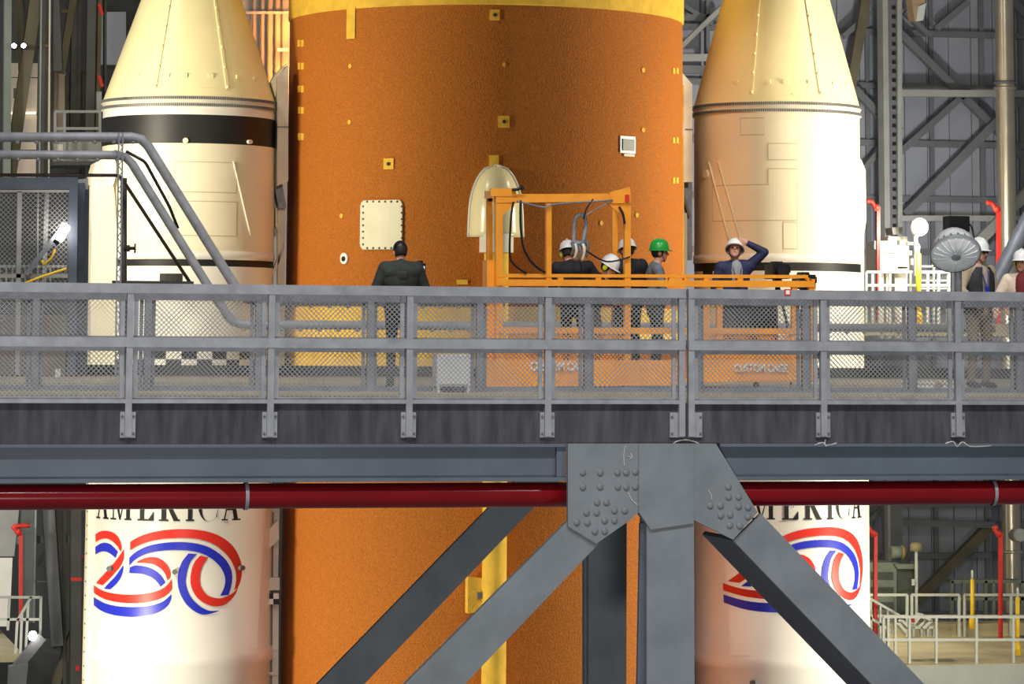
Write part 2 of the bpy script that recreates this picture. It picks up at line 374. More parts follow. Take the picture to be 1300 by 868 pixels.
# chalk marks on the plates and pale sealant under the post feet
chalk = mat('pale_scratch', (190, 192, 188), .7, 0, .1, 20)
for pts in ([(794,566),(792,576),(792.5,592)], [(797.5,625),(802,634),(810.5,642)], [(899.5,622),(903.5,630),(903.5,634)], [(797,579),(803,580),(800,575),(803,580),(799,583)]):
    MB().tube(spline([at(x, y, YG-.02) for x, y in pts], 4), .004, 6).build('chalk_mark', chalk, tr)
for pts in ([(852,568),(858,561),(871,558),(884,562),(893,567)], [(1034,565),(1044,562),(1049,565),(1062,563)], [(1200,563),(1210,561),(1215,567),(1222,561),(1232,566),(1258,566)], [(1048,558),(1047,563),(1049,566)]):
    MB().tube(spline([at(x, y+random.uniform(-.6,.6), YF+.025) for x, y in pts], 4), .007, 6).build('sealant_bead', chalk, fas)
#==PART3==
# ================================================================== the rocket
def cyl_hit(px, py, ax, ay, R):
    d = ray(px, py); ox, oy = -ax, -ay
    a = d.x*d.x+d.y*d.y; b = ox*d.x+oy*d.y; c = ox*ox+oy*oy-R*R
    D = b*b-a*c; t = (-b-math.sqrt(max(D, 0)))/a; p = CAM+d*t
    return math.atan2(p.x-ax, -(p.y-ay)), p.z
def cz(py, ax, ay, R): return cyl_hit(*(pix(Vector((ax, ay, 0)))[0], py), ax, ay, R)[1]     # height on the facing line of a cylinder
def cpt(a, z, ax, ay, R): return Vector((ax+R*math.sin(a), ay-R*math.cos(a), z))
def cyl_rect(m, a0, a1, z0, z1, ax, ay, R, th, mi=0, n=6):     # curved plate proud of a cylinder
    vs = [cpt(a0+(a1-a0)*k/n, z, ax, ay, R+d) for k in range(n+1) for z in (z0, z1) for d in (-.02, th)]
    fs = []
    for k in range(n):
        b = k*4; c = b+4
        fs += [(b+1, c+1, c+3, b+3), (b, b+2, c+2, c), (b, c, c+1, b+1), (b+2, b+3, c+3, c+2)]
    fs += [(0, 1, 3, 2), (n*4, n*4+2, n*4+3, n*4+1)]
    return m.add(vs, fs, mi, False)
CX, CY, RC = CORE.x, CORE.y, 4.2
core = thing('rocket_core_stage', (CX, CY, -14), 'huge orange foam-covered rocket core tank between two white boosters', 'rocket')
def cz2(py): return cz(py, CX, CY, RC)
z_top = cz2(6); z_b0, z_b1 = cz2(472), cz2(389)
MB().lathe([(RC, -14), (RC, z_b0)], 160, (CX, CY, 0)).build('lower_barrel', foam, core, label='orange foam tank wall below the yellow band')
MB().lathe([(RC, z_b1), (RC, z_top)], 160, (CX, CY, 0)).build('upper_barrel', foam, core, label='orange foam tank wall above the yellow band')
MB().lathe([(RC+.03, z_b0), (RC+.05, z_b0+.05), (RC+.05, z_b1-.05), (RC+.0, z_b1)], 160, (CX, CY, 0)).build('lower_flange_band', foam_y, core, label='yellow foam band')
MB().lathe([(RC, z_top), (RC+.03, z_top+.04), (RC+.03, z_top+4)], 160, (CX, CY, 0)).build('upper_flange_band', foam_y, core, label='yellow foam band')
def core_plate(name, x0, y0, x1, y1, th, m_, n=6, parent=core):
    a0, z1 = cyl_hit(x0, y0, CX, CY, RC); a1, z0 = cyl_hit(x1, y1, CX, CY, RC)
    return cyl_rect(MB(), a0, a1, z0, z1, CX, CY, RC, th, 0, n).build(name, m_, parent)
def disc_on(parent, name, px, py, rx, m_, th=.03, ax=CX, ay=CY, R=RC, ry=None):
    a, z = cyl_hit(px, py, ax, ay, R); p = cpt(a, z, ax, ay, R); nrm = Vector((math.sin(a), -math.cos(a), 0)); r = rx/ppm(p)/max(.3, abs(nrm.dot((CAM-p).normalized())))
    r2 = (ry or rx)/ppm(p); si = Vector((math.cos(a), math.sin(a), 0)); n = 20
    vs = [p+nrm*d+si*r*math.cos(2*math.pi*k/n)+Vector((0,0,r2*math.sin(2*math.pi*k/n))) for d in (-.02, th) for k in range(n)]
    return MB().add(vs, [tuple(range(n))[::-1], tuple(range(n, 2*n))]+[(k, (k+1) % n, (k+1) % n+n, k+n) for k in range(n)]).build(name, m_, parent)
holem = mat('dark_hole', (60, 44, 22), .8, 0, 0)
for (x, y, s_) in ((628, 19, 6.2), (639.5, 154.5, 6.8), (494, 208, 6.2)):
    q = core_plate('foam_patch', x-s_, y-s_*1.1, x+s_, y+s_*1.1, .03, foam_y, 2)
    disc_on(q, 'port', x+.3, y, 2.3, holem, .045)
core_plate('foam_strip', 441.5, 2, 451.5, 49, .03, foam_y, 2)
core_plate('foam_patch', 621, 197, 633, 212, .03, foam_y, 2)
core_plate('foam_patch', 580, 355, 594, 361, .03, foam_y, 2)
for x, y in ((382.5,55),(382.5,84),(382.5,113),(382.5,140),(382.5,173.5),(857,90),(857,178),(857,229)):
    for dx in (-2.2, 2.2): core_plate('foam_plug', x+dx-1.3, y-4, x+dx+1.3, y+4, .02, foam_y, 1)
for x, y in ((445,84),(444,155),(640,82),(434,274),(816,89),(816,165),(808,273),(763,283)): disc_on(core, 'foam_plug', x, y, 2.0, foam_y, .02, ry=3)
# hatch cover with its bolts
def hatch():
    cols_ = [(459,261,309.5),(460.3,256.6,313.9),(463,254,316.5),(475,254,316.5),(485,254,316.5),(495,254,316.5),(507.5,254,316.5),(510.2,256.6,313.9),(511.5,261,309.5)]
    m = MB(); top = []; k = len(cols_); zt_ = cyl_hit(485, 254, CX, CY, RC)[1]; zb2 = cyl_hit(485, 316.5, CX, CY, RC)[1]
    for x, ya, yb in cols_:
        a = cyl_hit(x, 285, CX, CY, RC)[0]
        for y in (ya, yb):
            z = zt_+(zb2-zt_)*(y-254)/62.5
            top += [cpt(a, z, CX, CY, RC+.05), cpt(a, z, CX, CY, RC-.02)]
    m.add(top, [(4*q, 4*q+4, 4*q+6, 4*q+2) for q in range(k-1)]+[(4*q, 4*q+1, 4*q+5, 4*q+4) for q in range(k-1)]+[(4*q+2, 4*q+6, 4*q+7, 4*q+3) for q in range(k-1)]+[(0,2,3,1),(4*k-4,4*k-3,4*k-1,4*k-2)])
    h = m.build('hatch_cover', mat('pale_hatch_paint', (226, 220, 190), .5, 0, .05, 3), core, label='pale rounded square hatch cover')
    first = None
    bp = [(466+k*7.6, y) for k in range(6) for y in (255.8, 314.8)]+[(x, 262+k*8) for k in range(7) for x in (460.8, 509.8)]
    for x, y in bp:
        a, z = cyl_hit(x, y, CX, CY, RC+.05); p = cpt(a, z, CX, CY, RC+.05)
        if first is None: first = MB().lathe([(.021, -.01), (.021, .02), (.001, .022)], 6, p, axis=(0,-1,0)).build('bolt', boltm, h); p0 = p
        else: link_copy(first, h, p-p0)
hatch()
q = disc_on(core, 'vent_ring', 438, 328, 4.6, white, .04, ry=7.2); disc_on(q, 'port', 438, 328.5, 2.0, blackp, .06, ry=3.2)
q = core_plate('sensor_plate', 786.5, 172.5, 805.5, 195, .03, white, 2); core_plate('sensor_face', 789, 176, 803.5, 192, .05, mat('grey_sensor', (140, 142, 144), .5, 0, .1, 8), 2, q)
core_plate('tape_flap', 791, 195, 804, 199, .035, offw, 2)
# feed line fairing, collar and pipe on the facing side
def fair():
    aF, zt = cyl_hit(631.5, 208, CX, CY, RC+.45); zb = cyl_hit(631.5, 300, CX, CY, RC+.45)[1]
    pc = cpt(aF, 0, CX, CY, RC-.05); nrm = Vector((math.sin(aF), -math.cos(aF), 0)); si = Vector((math.cos(aF), math.sin(aF), 0))
    sc = ppm(pc); hw = 34/sc; H = zt-zb; m = MB(); n = 20; K = 16; vs = []
    for k in range(K+1):
        t = k/K; z = zb+H*t
        w = hw*(1-.10*t)*math.sqrt(max(0, 1-max(0, (t-.30)/.70)**2.3)) if t < 1 else 0.001
        dpt = .62*math.sqrt(max(0.0004, 1-max(0, (t-.25)/.75)**2))
        for j in range(n+1):
            a = -math.pi/2+math.pi*j/n
            vs.append(pc+si*w*math.sin(a)+nrm*(dpt*math.cos(a))+Vector((0,0,z-pc.z)))
    fs = [(k*(n+1)+j, k*(n+1)+j+1, (k+1)*(n+1)+j+1, (k+1)*(n+1)+j) for k in range(K) for j in range(n)]
    fs.append(tuple(range(n+1)))
    m.add(vs, fs, 0, True); f = m.build('feed_line_fairing', mat('ivory_fairing', (232, 222, 176), .25, 0, .04, 2), core, label='ivory domed fairing over the feed line')
    # pale outer lip of the fairing
    l = MB(); out = []
    for j in (0, n):
        l.tube([vs[k*(n+1)+j]+nrm*.04 for k in range(K+1)], .045, 8)
    l.build('lip', mat('frosted_lip', (206, 204, 190), .3, 0, .05, 3), f)
    pp = pc+nrm*.33; z1 = at(631,311,pp.y).z
    MB().lathe([(.34, z1-.15), (.34, zb+.05)], 28, (pp.x, pp.y, 0)).build('collar', offw, core)
    rp = 15.5/sc
    MB().lathe([(rp, -14), (rp, z1)], 24, (pp.x, pp.y, 0)).build('feed_line_pipe', foam_y, core, label='yellow foam-covered feed line')
    for py in (755,):
        zz = at(606, py, pp.y).z; c = at(606, py, pp.y+.1)
        b = MB().prism([c+Vector((-.2,-.05,.35)), c+Vector((.28,-.05,.3)), c+Vector((.28,-.05,-.3)), c+Vector((-.2,-.05,-.35))], (0,.25,0)).build('pipe_bracket', foam_y, core)
        MB().box((c.x-.02, c.y-.14, c.z-.06), (c.x+.2, c.y-.05, c.z+.06)).build('bracket_pin', boltm, b)
fair()
# raised edge strips and attach plates on both flanks
def flank(sgn):
    xs = (350.5, 366, 342) if sgn < 0 else (881, 865, 889)
    Yp = CY-.75
    k = (lambda pts: poly_px(pts, Yp))
    if sgn < 0:
        MB().prism(k([(366,83),(352,98),(352,236),(366,230)]), (0,.5,0)).build('attach_plate', offw, core, label='beige attach plate')
        MB().prism(k([(352,160.5),(366,160.5),(366,161.5),(352,161.5)]), (0,-.02,0)).build('plate_seam', boltm, core)
        MB().prism(poly_px([(365,80),(352,100),(350,124),(344,104),(352,92)], Yp+.1), (0,.3,0)).build('strut_fairing', cream, core)
        st = MB(); bar(st, (353,232), (359,264), Yp+.2, 10, .3); st.build('strut', galvd, core)
        for a, b in (((351,284),(361,310)), ((361,310),(346,350)), ((357,262),(357,470))):
            st = MB(); bar(st, a, b, Yp+.3, 4 if a[0] != 357 else 9, .12); st.build('strut', offw, core)
        MB().prism(poly_px([(350,264),(362,264),(362,290),(350,288)], Yp+.35), (0,.3,0)).build('strut_block', cream, core)
    else:
        MB().prism(k([(866,92),(879,107),(879,231),(866,231)]), (0,.5,0)).build('attach_plate', offw, core, label='beige attach plate')
        MB().prism(k([(864,163.5),(879,163.5),(879,165),(864,165)]), (0,-.02,0)).build('plate_seam', boltm, core)
        MB().prism(k([(863,156),(869,156),(869,173),(863,173)]), (0,-.03,0)).build('plate_tab', offw, core)
        st = MB(); bar(st, (873,230), (873,330), Yp+.3, 12, .3); st.build('strut', galvd, core)
        st = MB(); bar(st, (865,240), (876,275), Yp+.2, 3, .1); st.build('strut', boltm, core)
        st = MB(); bar(st, (869,270), (869,470), Yp+.25, 7, .2); st.build('strut', offw, core)
    for z0, z1 in (((z_b1+.1, cz2(85)),) if sgn > 0 else ()):
        a = math.asin(.985)*sgn; cyl_rect(MB(), a-.012, a+.012, z0, z1, CX, CY, RC, .05, 0, 1).build('edge_strip', foam_y, core)
flank(-1); flank(1)
# fittings between core and booster lower down
for pts, m_ in (([(340,643),(355,643),(353,735),(338,735)], offw), ([(338,752),(354,752),(353,900),(337,900)], offw)):
    MB().prism(poly_px(pts, CY-.5), (0,.3,0)).build('cable_tray', m_, core)
for x in (344.5,): 
    st = MB(); bar(st, (346.5,650), (344,900), CY-.52, 2, .06); st.build('tray_groove', boltm, core)
MB().prism(poly_px([(353,660),(354.5,684),(340,698),(338,676)], CY-.75), (0,.25,0)).build('strut_fairing', cream, core)
MB().prism(poly_px([(338,733),(355,733),(355,749),(338,749)], CY-.7), (0,.5,0)).build('strut_block', offw, core)
ck = MB()
for i in range(2):
    for j in range(2):
        x0 = 340+i*7; y0 = 753+j*7; ck.prism(poly_px([(x0,y0),(x0+7,y0),(x0+7,y0+7),(x0,y0+7)], CY-.72), (0,.02,0), (i+j+1) % 2)
ck.build('target_marker', [white, black], core)
for y in (823, 855):
    st = MB(); bar(st, (337,y), (353,y), CY-.55, 3.5, .08); st.build('tray_rung', offw, core)
# ------------------------------------------------------------------ boosters
RU, RL = 1.80, 1.87
def booster(px0, mats_px, label, left):
    ax, ay = px0.x, px0.y
    t = thing('rocket_booster', (ax, ay, -14), label, 'booster')
    Z = lambda py: cz(py, ax, ay, RU)
    yr = 120 if left else 127                     # joint ring
    zr0, zr1 = Z(yr+15), Z(yr+1)
    ztop = Z(-60); rtop = RU*(1-(Z(-60)-zr1)/(Z(5)-zr1)*(1-(.635 if left else .69)))
    def prof(z): return RU+(rtop-RU)*(z-zr1)/(ztop-zr1)
    fr = MB().lathe([(RU, zr1), (rtop, ztop)], 96, (ax, ay, 0)).build('nose_frustum', cone_y, t, label='cream conical nose section')
    for a in ((-.55, .32) if left else (-.62, .25)):       # raised seam strips on the cone
        m = MB()
        for za, zb in ((zr1+.15, ztop),):
            vs = []
            for z in (za, zb):
                for da in (-.018, .018):
                    for d in (-.01, .025): vs.append(cpt(a+da, z, ax, ay, prof(z)+d))
            m.add(vs, [(0,1,3,2),(4,6,7,5),(1,5,7,3),(0,2,6,4),(0,4,5,1),(2,3,7,6)])
        s_ = m.build('seam_strip', cone_y, fr)
        for k in range(5):
            z = zr1+.2+k*.42; p = cpt(a, z, ax, ay, prof(z)+.02); MB().ball(p, .035, n=8, m=4).build('rivet', cone_y, fr)
    for k, a in enumerate((-.85, -.42, -.2, .12, .5, .8)):
        cyl_rect(MB(), a-.03, a+.03, zr1+.38, zr1+.46, ax, ay, prof(zr1+.42)+.0, .03, 0, 1).build('fastener_tab', cone_y, fr)
    cyl_rect(MB(), -.12, .30, zr1+.13, zr1+.16, ax, ay, prof(zr1+.15), .015, 0, 6).build('seam_strip', cone_y, fr)
    jr = MB().lathe([(RU, zr0), (RU+.045, zr0+.01), (RU+.045, zr0+.07), (RU+.015, zr0+.09), (RU+.015, zr1-.1), (RU+.04, zr1-.08), (RU+.04, zr1-.01), (RU, zr1)], 96, (ax, ay, 0)).build('joint_ring', offw, t, label='pale joint ring')
    pins = MB()
    for k in range(150):
        a = -1.6+3.2*k/149
        for z in (zr0+.04, zr1-.045):
            p = cpt(a, z, ax, ay, RU+.045); si = Vector((math.cos(a), math.sin(a), 0)); nn = Vector((math.sin(a), -math.cos(a), 0))
            pins.prism([p-si*.011+Vector((0,0,-.03)), p+si*.011+Vector((0,0,-.03)), p+si*.011+Vector((0,0,.03)), p-si*.011+Vector((0,0,.03))], nn*.012)
    pins.build('joint_pins', boltm, jr, kind='stuff')
    # upper skirt
    if left:
        zs = [zr0, Z(145), Z(181.5), Z(318), Z(329), Z(337.5), Z(345)]
        cols = [1, 2, 0, 1, 2, 1]
    else:
        zs = [zr0, Z(150), Z(170), Z(322), Z(333), Z(343.5), Z(352)]
        cols = [0, 0, 0, 1, 2, 1]
    nm = ['collar_band', 'marking_band', 'upper_skirt', 'skirt_ring', 'marking_stripe', 'lower_ring']
    for i in range(6):
        r = RU+(.02 if i == 3 else 0)
        MB().lathe([(RU, zs[i+1]), (r, zs[i+1]+.001), (r, zs[i]-.001), (RU, zs[i])], 96, (ax, ay, 0)).build(nm[i], [cream, white, black][cols[i]], t)
    za, zb_, zc_, zd_ = Z(345 if left else 352), Z(441), Z(456), Z(468)
    MB().lathe([(RU, zb_), (RU, za)], 96, (ax, ay, 0)).build('skirt_base', white, t)
    if left:
        for r, (z0, z1) in enumerate(((zb_, zc_), (zc_, zd_))):
            m = MB()
            N = 36
            for k in range(N):
                m.lathe([(RU, z1), (RU, z0)], 3, (ax, ay, 0), (k+r) % 2, 2*math.pi*k/N, 2*math.pi*(k+1)/N)
            m.build('checker_band', [white, black], t, label='black and white checkered marking')
    else: MB().lathe([(RU, zd_), (RU, zb_)], 96, (ax, ay, 0)).build('skirt_base', white, t)
    # motor casing with field joints
    zj = cz(838 if left else 843, ax, ay, RL)
    MB().lathe([(RL, -14), (RL, zj-.16), (RL+.05, zj-.12), (RL+.05, zj+.12), (RL, zj+.16), (RL, zd_-.02), (RU, zd_)], 96, (ax, ay, 0)).build('motor_casing', white, t, label='plain white casing below the platform')
    # side tunnel
    sg = -1 if left else 1
    at_ = sg*1.52
    tu = cyl_rect(MB(), at_-.09, at_+.09, -14, cz(560, ax, ay, RL), ax, ay, RL, .10, 0, 2).build('cable_tunnel', cream, t)
    f = None
    for k in range(26):
        z = -8.5+k*.28; p = cpt(at_-sg*.05, z, ax, ay, RL+.10)
        if f is None: f = MB().ball(p, .022, n=6, m=4).build('rivet', boltm, tu); p0 = p
        else: link_copy(f, tu, p-p0)
    if left:       # big fairing on the outer flank
        m = MB(); pts = [(139,197),(122,206),(116,226),(115,270),(117,300),(115,360),(115,470),(152,470),(150,330),(146,250),(142,215)]
        m.prism(poly_px(pts, ay-.9), (0, 1.0, 0)); m.build('flank_fairing', cream, t)
        m = MB(); Yp = ay-.95
        m.prism([at(141+ (6.5*math.cos(q)), 213+24*math.sin(q), Yp) for q in [2*math.pi*k/20 for k in range(20)]], (0,.1,0)); m.build('fairing_dome', white, t)
    else:
        m = MB(); m.prism(poly_px([(1088,196),(1094,204),(1099,216),(1100,280),(1097,296),(1097,470),(1084,470),(1084,200)], ay-.5), (0, .9, 0)); m.build('flank_fairing', cream, t)
    # panel outlines and small fittings
    if left:
        for x, y, r in ((235.5,178.5,3.6),(316,180,2.8)): disc_on(t, 'port_cap', x, y, r, cream, .05, ax, ay, RU)
        a0, z1 = cyl_hit(203,347,ax,ay,RU); a1, z0 = cyl_hit(231,379,ax,ay,RU)
        cyl_rect(MB(), a0, a1, z0, z1, ax, ay, RU, .012, 0, 4).build('black_square', black, t)
    else:
        for x, y in ((978,345),(938,240)): pass
        a0, z1 = cyl_hit(893,344,ax,ay,RU); a1, z0 = cyl_hit(905,352,ax,ay,RU)
        cyl_rect(MB(), a0, a1, z0, z1, ax, ay, RU, .012, 0, 2).build('black_square', black, t)
        disc_on(t, 'port_cap', 897.5, 221, 3.0, cream, .05, ax, ay, RU, ry=5)
    seam = mat('cream_seam', (196, 184, 150), .6, 0, 0)
    rects = [(222,205,300,245),(222,255,300,300)] if left else [(940,150,970,171),(975,182,1012,203),(975,214,1012,236),(905,236,1012,280),(994,282,1012,316)]
    for x0, y0, x1, y1 in rects:
        a0, z1 = cyl_hit(x0, y0, ax, ay, RU); a1, z0 = cyl_hit(x1, y1, ax, ay, RU)
        q = cyl_rect(MB(), a0-.004, a1+.004, z0-.008, z1+.008, ax, ay, RU, .003, 0, 24).build('access_panel', seam, t)
        cyl_rect(MB(), a0+.004, a1-.004, z0+.01, z1-.01, ax, ay, RU, .006, 0, 24).build('panel_face', cream, q)
    wl = [((296,205),(318,300))] if left else [((900,205),(926,305)),((912,205),(945,320))]
    for a, b in wl:
        m = MB(); pts = []
        for k in range(9):
            aa, zz = cyl_hit(a[0]+(b[0]-a[0])*k/8, a[1]+(b[1]-a[1])*k/8, ax, ay, RU); pts.append(cpt(aa, zz, ax, ay, RU+.012))
        m.tube(pts, .018, 6).build('conduit', cream, t)
    return t
bl = booster(BL, None, 'white rocket booster with a wide black band and checkered base, beside the mesh-walled booth', True)
br = booster(BR, None, 'white rocket booster without a wide black band, beside the glowing floodlight', False)
# ------------------------------------------------------------------ painted lettering and ribbon numerals
def zl(x, y): return 90+x/5.0, 640+y/5.0
BANDS = [
 (0, [(158,190),(190,172),(225,168),(262,176),(295,198),(315,232),(324,266),(322,292)], [(160,238),(190,222),(220,216),(250,224),(280,246),(300,270),(310,288),(316,300)]),
 (0, [(338,283),(338,340),(318,390),(285,432),(245,475),(205,514)], [(324,306),(296,345),(270,378),(238,415),(200,455),(162,500)]),
 (1, [(158,270),(185,252),(215,244),(245,250),(272,270),(300,300)], [(158,318),(180,305),(205,298),(232,302),(260,318),(285,340)]),
 (1, [(335,385),(332,425),(318,465),(295,500),(270,525),(252,540)], [(330,392),(310,420),(285,455),(262,480),(238,505),(212,535)]),
 (0, [(148,512),(180,535),(225,555),(290,568),(370,574),(450,570),(520,558),(575,538),(615,508),(640,472)], [(148,560),(185,585),(230,605),(295,620),(375,627),(455,624),(525,612),(585,590),(622,562),(642,535)]),
 (1, [(148,588),(185,612),(230,632),(295,646),(375,652),(455,650),(525,638),(580,618),(615,592),(638,568)], [(148,640),(185,668),(230,690),(295,706),(380,714),(460,708),(530,694),(585,668),(620,635),(637,595)]),
 (0, [(378,238),(430,208),(500,182),(580,166),(680,158),(780,160),(870,174),(950,204),(1015,252),(1058,315),(1080,380),(1083,440),(1072,495),(1056,530)], [(378,292),(430,262),(500,236),(580,220),(680,213),(770,215),(850,230),(920,260),(975,305),(1015,358),(1040,415),(1047,465),(1042,510),(1034,546)]),
 (1, [(372,340),(410,305),(470,272),(540,252),(620,242),(710,240),(790,248),(865,268),(930,305),(980,350),(1010,400),(1022,450),(1018,510),(1000,575)], [(372,390),(405,355),(455,325),(520,303),(600,292),(690,290),(770,296),(840,315),(895,345),(940,388),(968,435),(978,480),(970,530),(945,580)]),
 (0, [(418,366),(460,345),(510,334),(555,340),(595,365),(622,400),(632,435),(628,468)], [(424,370),(475,372),(520,378),(556,396),(584,420),(600,445),(608,465),(612,484)]),
 (1, [(375,400),(410,388),(455,392),(500,402),(545,425),(580,460),(600,495)], [(372,435),(410,437),(450,440),(490,452),(525,470),(550,495),(570,522)]),
 (1, [(745,312),(705,365),(682,430),(678,500),(695,570),(730,630),(780,675),(830,698),(880,695),(940,676)], [(800,316),(760,360),(738,420),(728,490),(742,550),(770,600),(810,640),(850,665),(885,676),(935,675)]),
 (0, [(820,325),(785,365),(765,420),(758,490),(772,545),(800,590),(845,625),(900,645),(960,642),(1010,610),(1045,565),(1058,530)], [(870,338),(840,380),(822,430),(818,490),(832,535),(865,575),(905,592),(950,595),(1000,578),(1030,558),(1048,540),(1056,526)]),
]
aL0, _ = cyl_hit(119.5, 745, BL.x, BL.y, RL); aR0, _ = cyl_hit(918, 745, BR.x, BR.y, RL)
_, zbl = cyl_hit(205, 661, BL.x, BL.y, RL); _, zbr = cyl_hit(1000, 659.5, BR.x, BR.y, RL)
def decal(t, ax, ay, da, dz):
    def m_(x, y):
        a, z = cyl_hit(*zl(x, y), BL.x, BL.y, RL); return cpt(a+da, z+dz, ax, ay, RL+.012)
    lg = None
    for ci, o, i in BANDS:
        o = spline([(x, y, 0) for x, y in o], 5); i = spline([(x, y, 0) for x, y in i], 5)
        vs = []; K = 4
        for p, q in zip(o, i): vs += [m_(*(p.lerp(q, k/K)).xy) for k in range(K+1)]
        fs = [(j*(K+1)+k, (j+1)*(K+1)+k, (j+1)*(K+1)+k+1, j*(K+1)+k+1) for j in range(len(o)-1) for k in range(K)]
        MB().add(vs, fs, 0, True).build('ribbon_numeral', [logo_r, logo_b][ci], t)
    # serif letters AMERICA; x in trace pixels, v in metres above the baseline
    def g(x, v):
        a, _ = cyl_hit(*zl(x, 100), BL.x, BL.y, RL); return cpt(a+da, zbl+dz+v, ax, ay, RL+.012)
    Hh = .62
    def quad(mb, a, b, c, d, n=6):     # a-b bottom edge, d-c top edge
        vs = []
        for k in range(n+1):
            s_ = k/n
            vs += [g(a[0]+(b[0]-a[0])*s_, a[1]+(b[1]-a[1])*s_), g(d[0]+(c[0]-d[0])*s_, d[1]+(c[1]-d[1])*s_)]
        mb.add(vs, [(2*k, 2*k+2, 2*k+3, 2*k+1) for k in range(n)], 0, True)
    def stem(mb, x0, x1, y0=0, y1=Hh): quad(mb, (x0,y0),(x1,y0),(x1,y1),(x0,y1))
    def serif(mb, x0, x1, y=0, th=.03): quad(mb, (x0,y),(x1,y),(x1,y+th),(x0,y+th))
    def leg(mb, xb0, xb1, xt0, xt1, y0=0, y1=Hh): quad(mb, (xb0,y0),(xb1,y0),(xt1,y1),(xt0,y1))
    def A(mb, x0, x1):
        w = x1-x0; c = x0+w*.46; leg(mb, x0+w*.10, x0+w*.18, c-w*.02, c+w*.04); leg(mb, x0+w*.66, x0+w*.88, c-w*.08, c+w*.12)
        serif(mb, x0, x0+w*.32); serif(mb, x0+w*.56, x1); quad(mb, (x0+w*.2,.2),(x0+w*.72,.2),(x0+w*.7,.235),(x0+w*.22,.235))
    def Mm(mb, x0, x1):
        w = x1-x0; stem(mb, x0+w*.10, x0+w*.15); stem(mb, x0+w*.74, x0+w*.92); serif(mb, x0, x0+w*.27); serif(mb, x0+w*.66, x1)
        leg(mb, x0+w*.42, x0+w*.48, x0+w*.08, x0+w*.27); leg(mb, x0+w*.42, x0+w*.47, x0+w*.74, x0+w*.78)
    def E(mb, x0, x1):
        w = x1-x0; stem(mb, x0+w*.14, x0+w*.40); serif(mb, x0, x0+w*.9); serif(mb, x0, x0+w*.9, Hh-.03); serif(mb, x0+w*.4, x0+w*.7, Hh*.5)
        leg(mb, x0+w*.62, x1, x0+w*.96, x1, .0, .17); leg(mb, x0+w*.9, x1, x0+w*.62, x1, Hh-.16, Hh); leg(mb, x0+w*.66, x0+w*.7, x0+w*.66, x0+w*.7, Hh*.4, Hh*.65)
    def Rr(mb, x0, x1):
        w = x1-x0; stem(mb, x0+w*.12, x0+w*.34); serif(mb, x0, x0+w*.46); serif(mb, x0, x0+w*.6, Hh-.03); leg(mb, x0+w*.70, x1-w*.04, x0+w*.36, x0+w*.56, 0, Hh*.5); serif(mb, x0+w*.74, x1)
        serif(mb, x0+w*.3, x0+w*.6, Hh*.5); stem(mb, x0+w*.58, x0+w*.78, Hh*.55, Hh*.96)
    def I(mb, x0, x1):
        w = x1-x0; stem(mb, x0+w*.25, x0+w*.75); serif(mb, x0, x1); serif(mb, x0, x1, Hh-.03)
    def Cc(mb, x0, x1):
        w = x1-x0; cx = x0+w*.55; vs = []; N = 40
        for k in range(N+1):
            q = math.radians(40+280*k/N); th = .03+.20*max(0, -math.cos(q))**1.3
            for s_ in (1, 1-th*1.35): vs.append(g(cx+w*.55*math.cos(q)*s_, Hh/2+Hh*.52*math.sin(q)*(1-(1-s_)*.35)))
        mb.add(vs, [(2*k, 2*k+2, 2*k+3, 2*k+1) for k in range(N)], 0, True)
        leg(mb, x0+w*.90, x0+w*.95, x0+w*.97, x1, .07, .22)
    for fn, x0, x1 in ((A,163,242),(Mm,254,386),(E,424,526),(Rr,558,692),(I,728,782),(Cc,806,932),(A,955,1074)):
        mb = MB(); fn(mb, x0, x1); mb.build('letter', ink, t)
decal(bl, BL.x, BL.y, 0, 0)
decal(br, BR.x, BR.y, aR0-aL0, zbr-zbl)
for x, y in ((142,721.5),(222,725.5),(305,720.5)): disc_on(bl, 'stud', x, y, 3.2, boltm, .08, BL.x, BL.y, RL, ry=3.2)
disc_on(br, 'stud', 957, 866, 4, boltm, .08, BR.x, BR.y, RL, ry=3.2)
#==PART4==
# ================================================================== orange cage on the deck
YA = plane(103); YB = YA+1.5; CZ = .12
cage = thing('lift_cage', (at(820, 480, YA).x, YA+.55, 0), 'orange steel lift cage with overhead frame standing on the deck behind the mesh railings', 'cage')
def cbar(name, a, b, w, Y=YA, d=None, m_=orange):
    mb = MB(); bar(mb, a, b, Y, w, d or w/103); return mb.build(name, m_, cage)
cbar('post', (634,244), (634,488), 9); cbar('post', (797,244), (797,484), 8); cbar('post', (914,360), (914,486), 7.5); cbar('post', (897,372), (897,486), 8)
cbar('post', (1031,354), (1031,481), 8); cbar('post', (1009,364), (1009,436), 7)
for x, y0 in ((622,242),(697,262),(781,262)): cbar('post', (x,y0), (x,486), 7, YB)
cbar('post', (697,258), (697,362), 6.5)
cbar('side_block', (625.5,330), (625.5,490), 15, YA+.1, .25)
cbar('top_beam', (630,252.5), (800,250.5), 9.5, YA-.01, .11); cbar('top_beam', (620,251), (786,250), 9, YB)
for (x0, x1, y) in ((628,633,247),(790,796,246)):
    mb = MB(); p = at(x1, y, YA); q = at(x0-9, y, YB); mb.beam(p, q, .08, .09, up=Vector((0,0,1))); mb.build('cross_beam', orange, cage)
MB().prism(poly_px([(623,239),(654,239),(656,249),(623,249)], YA-.02), (0,.06,0)).build('lifting_lug', orange, cage)
MB().prism(poly_px([(774,244),(800,237),(801,258),(776,258)], YA-.02), (0,.06,0)).build('lifting_lug', orange, cage)
MB().prism(poly_px([(637,256),(656,256),(637,275)], YA), (0,.04,0)).build('corner_gusset', orange, cage)
MB().prism(poly_px([(767,255),(793,255),(793,276)], YA), (0,.04,0)).build('corner_gusset', orange, cage)
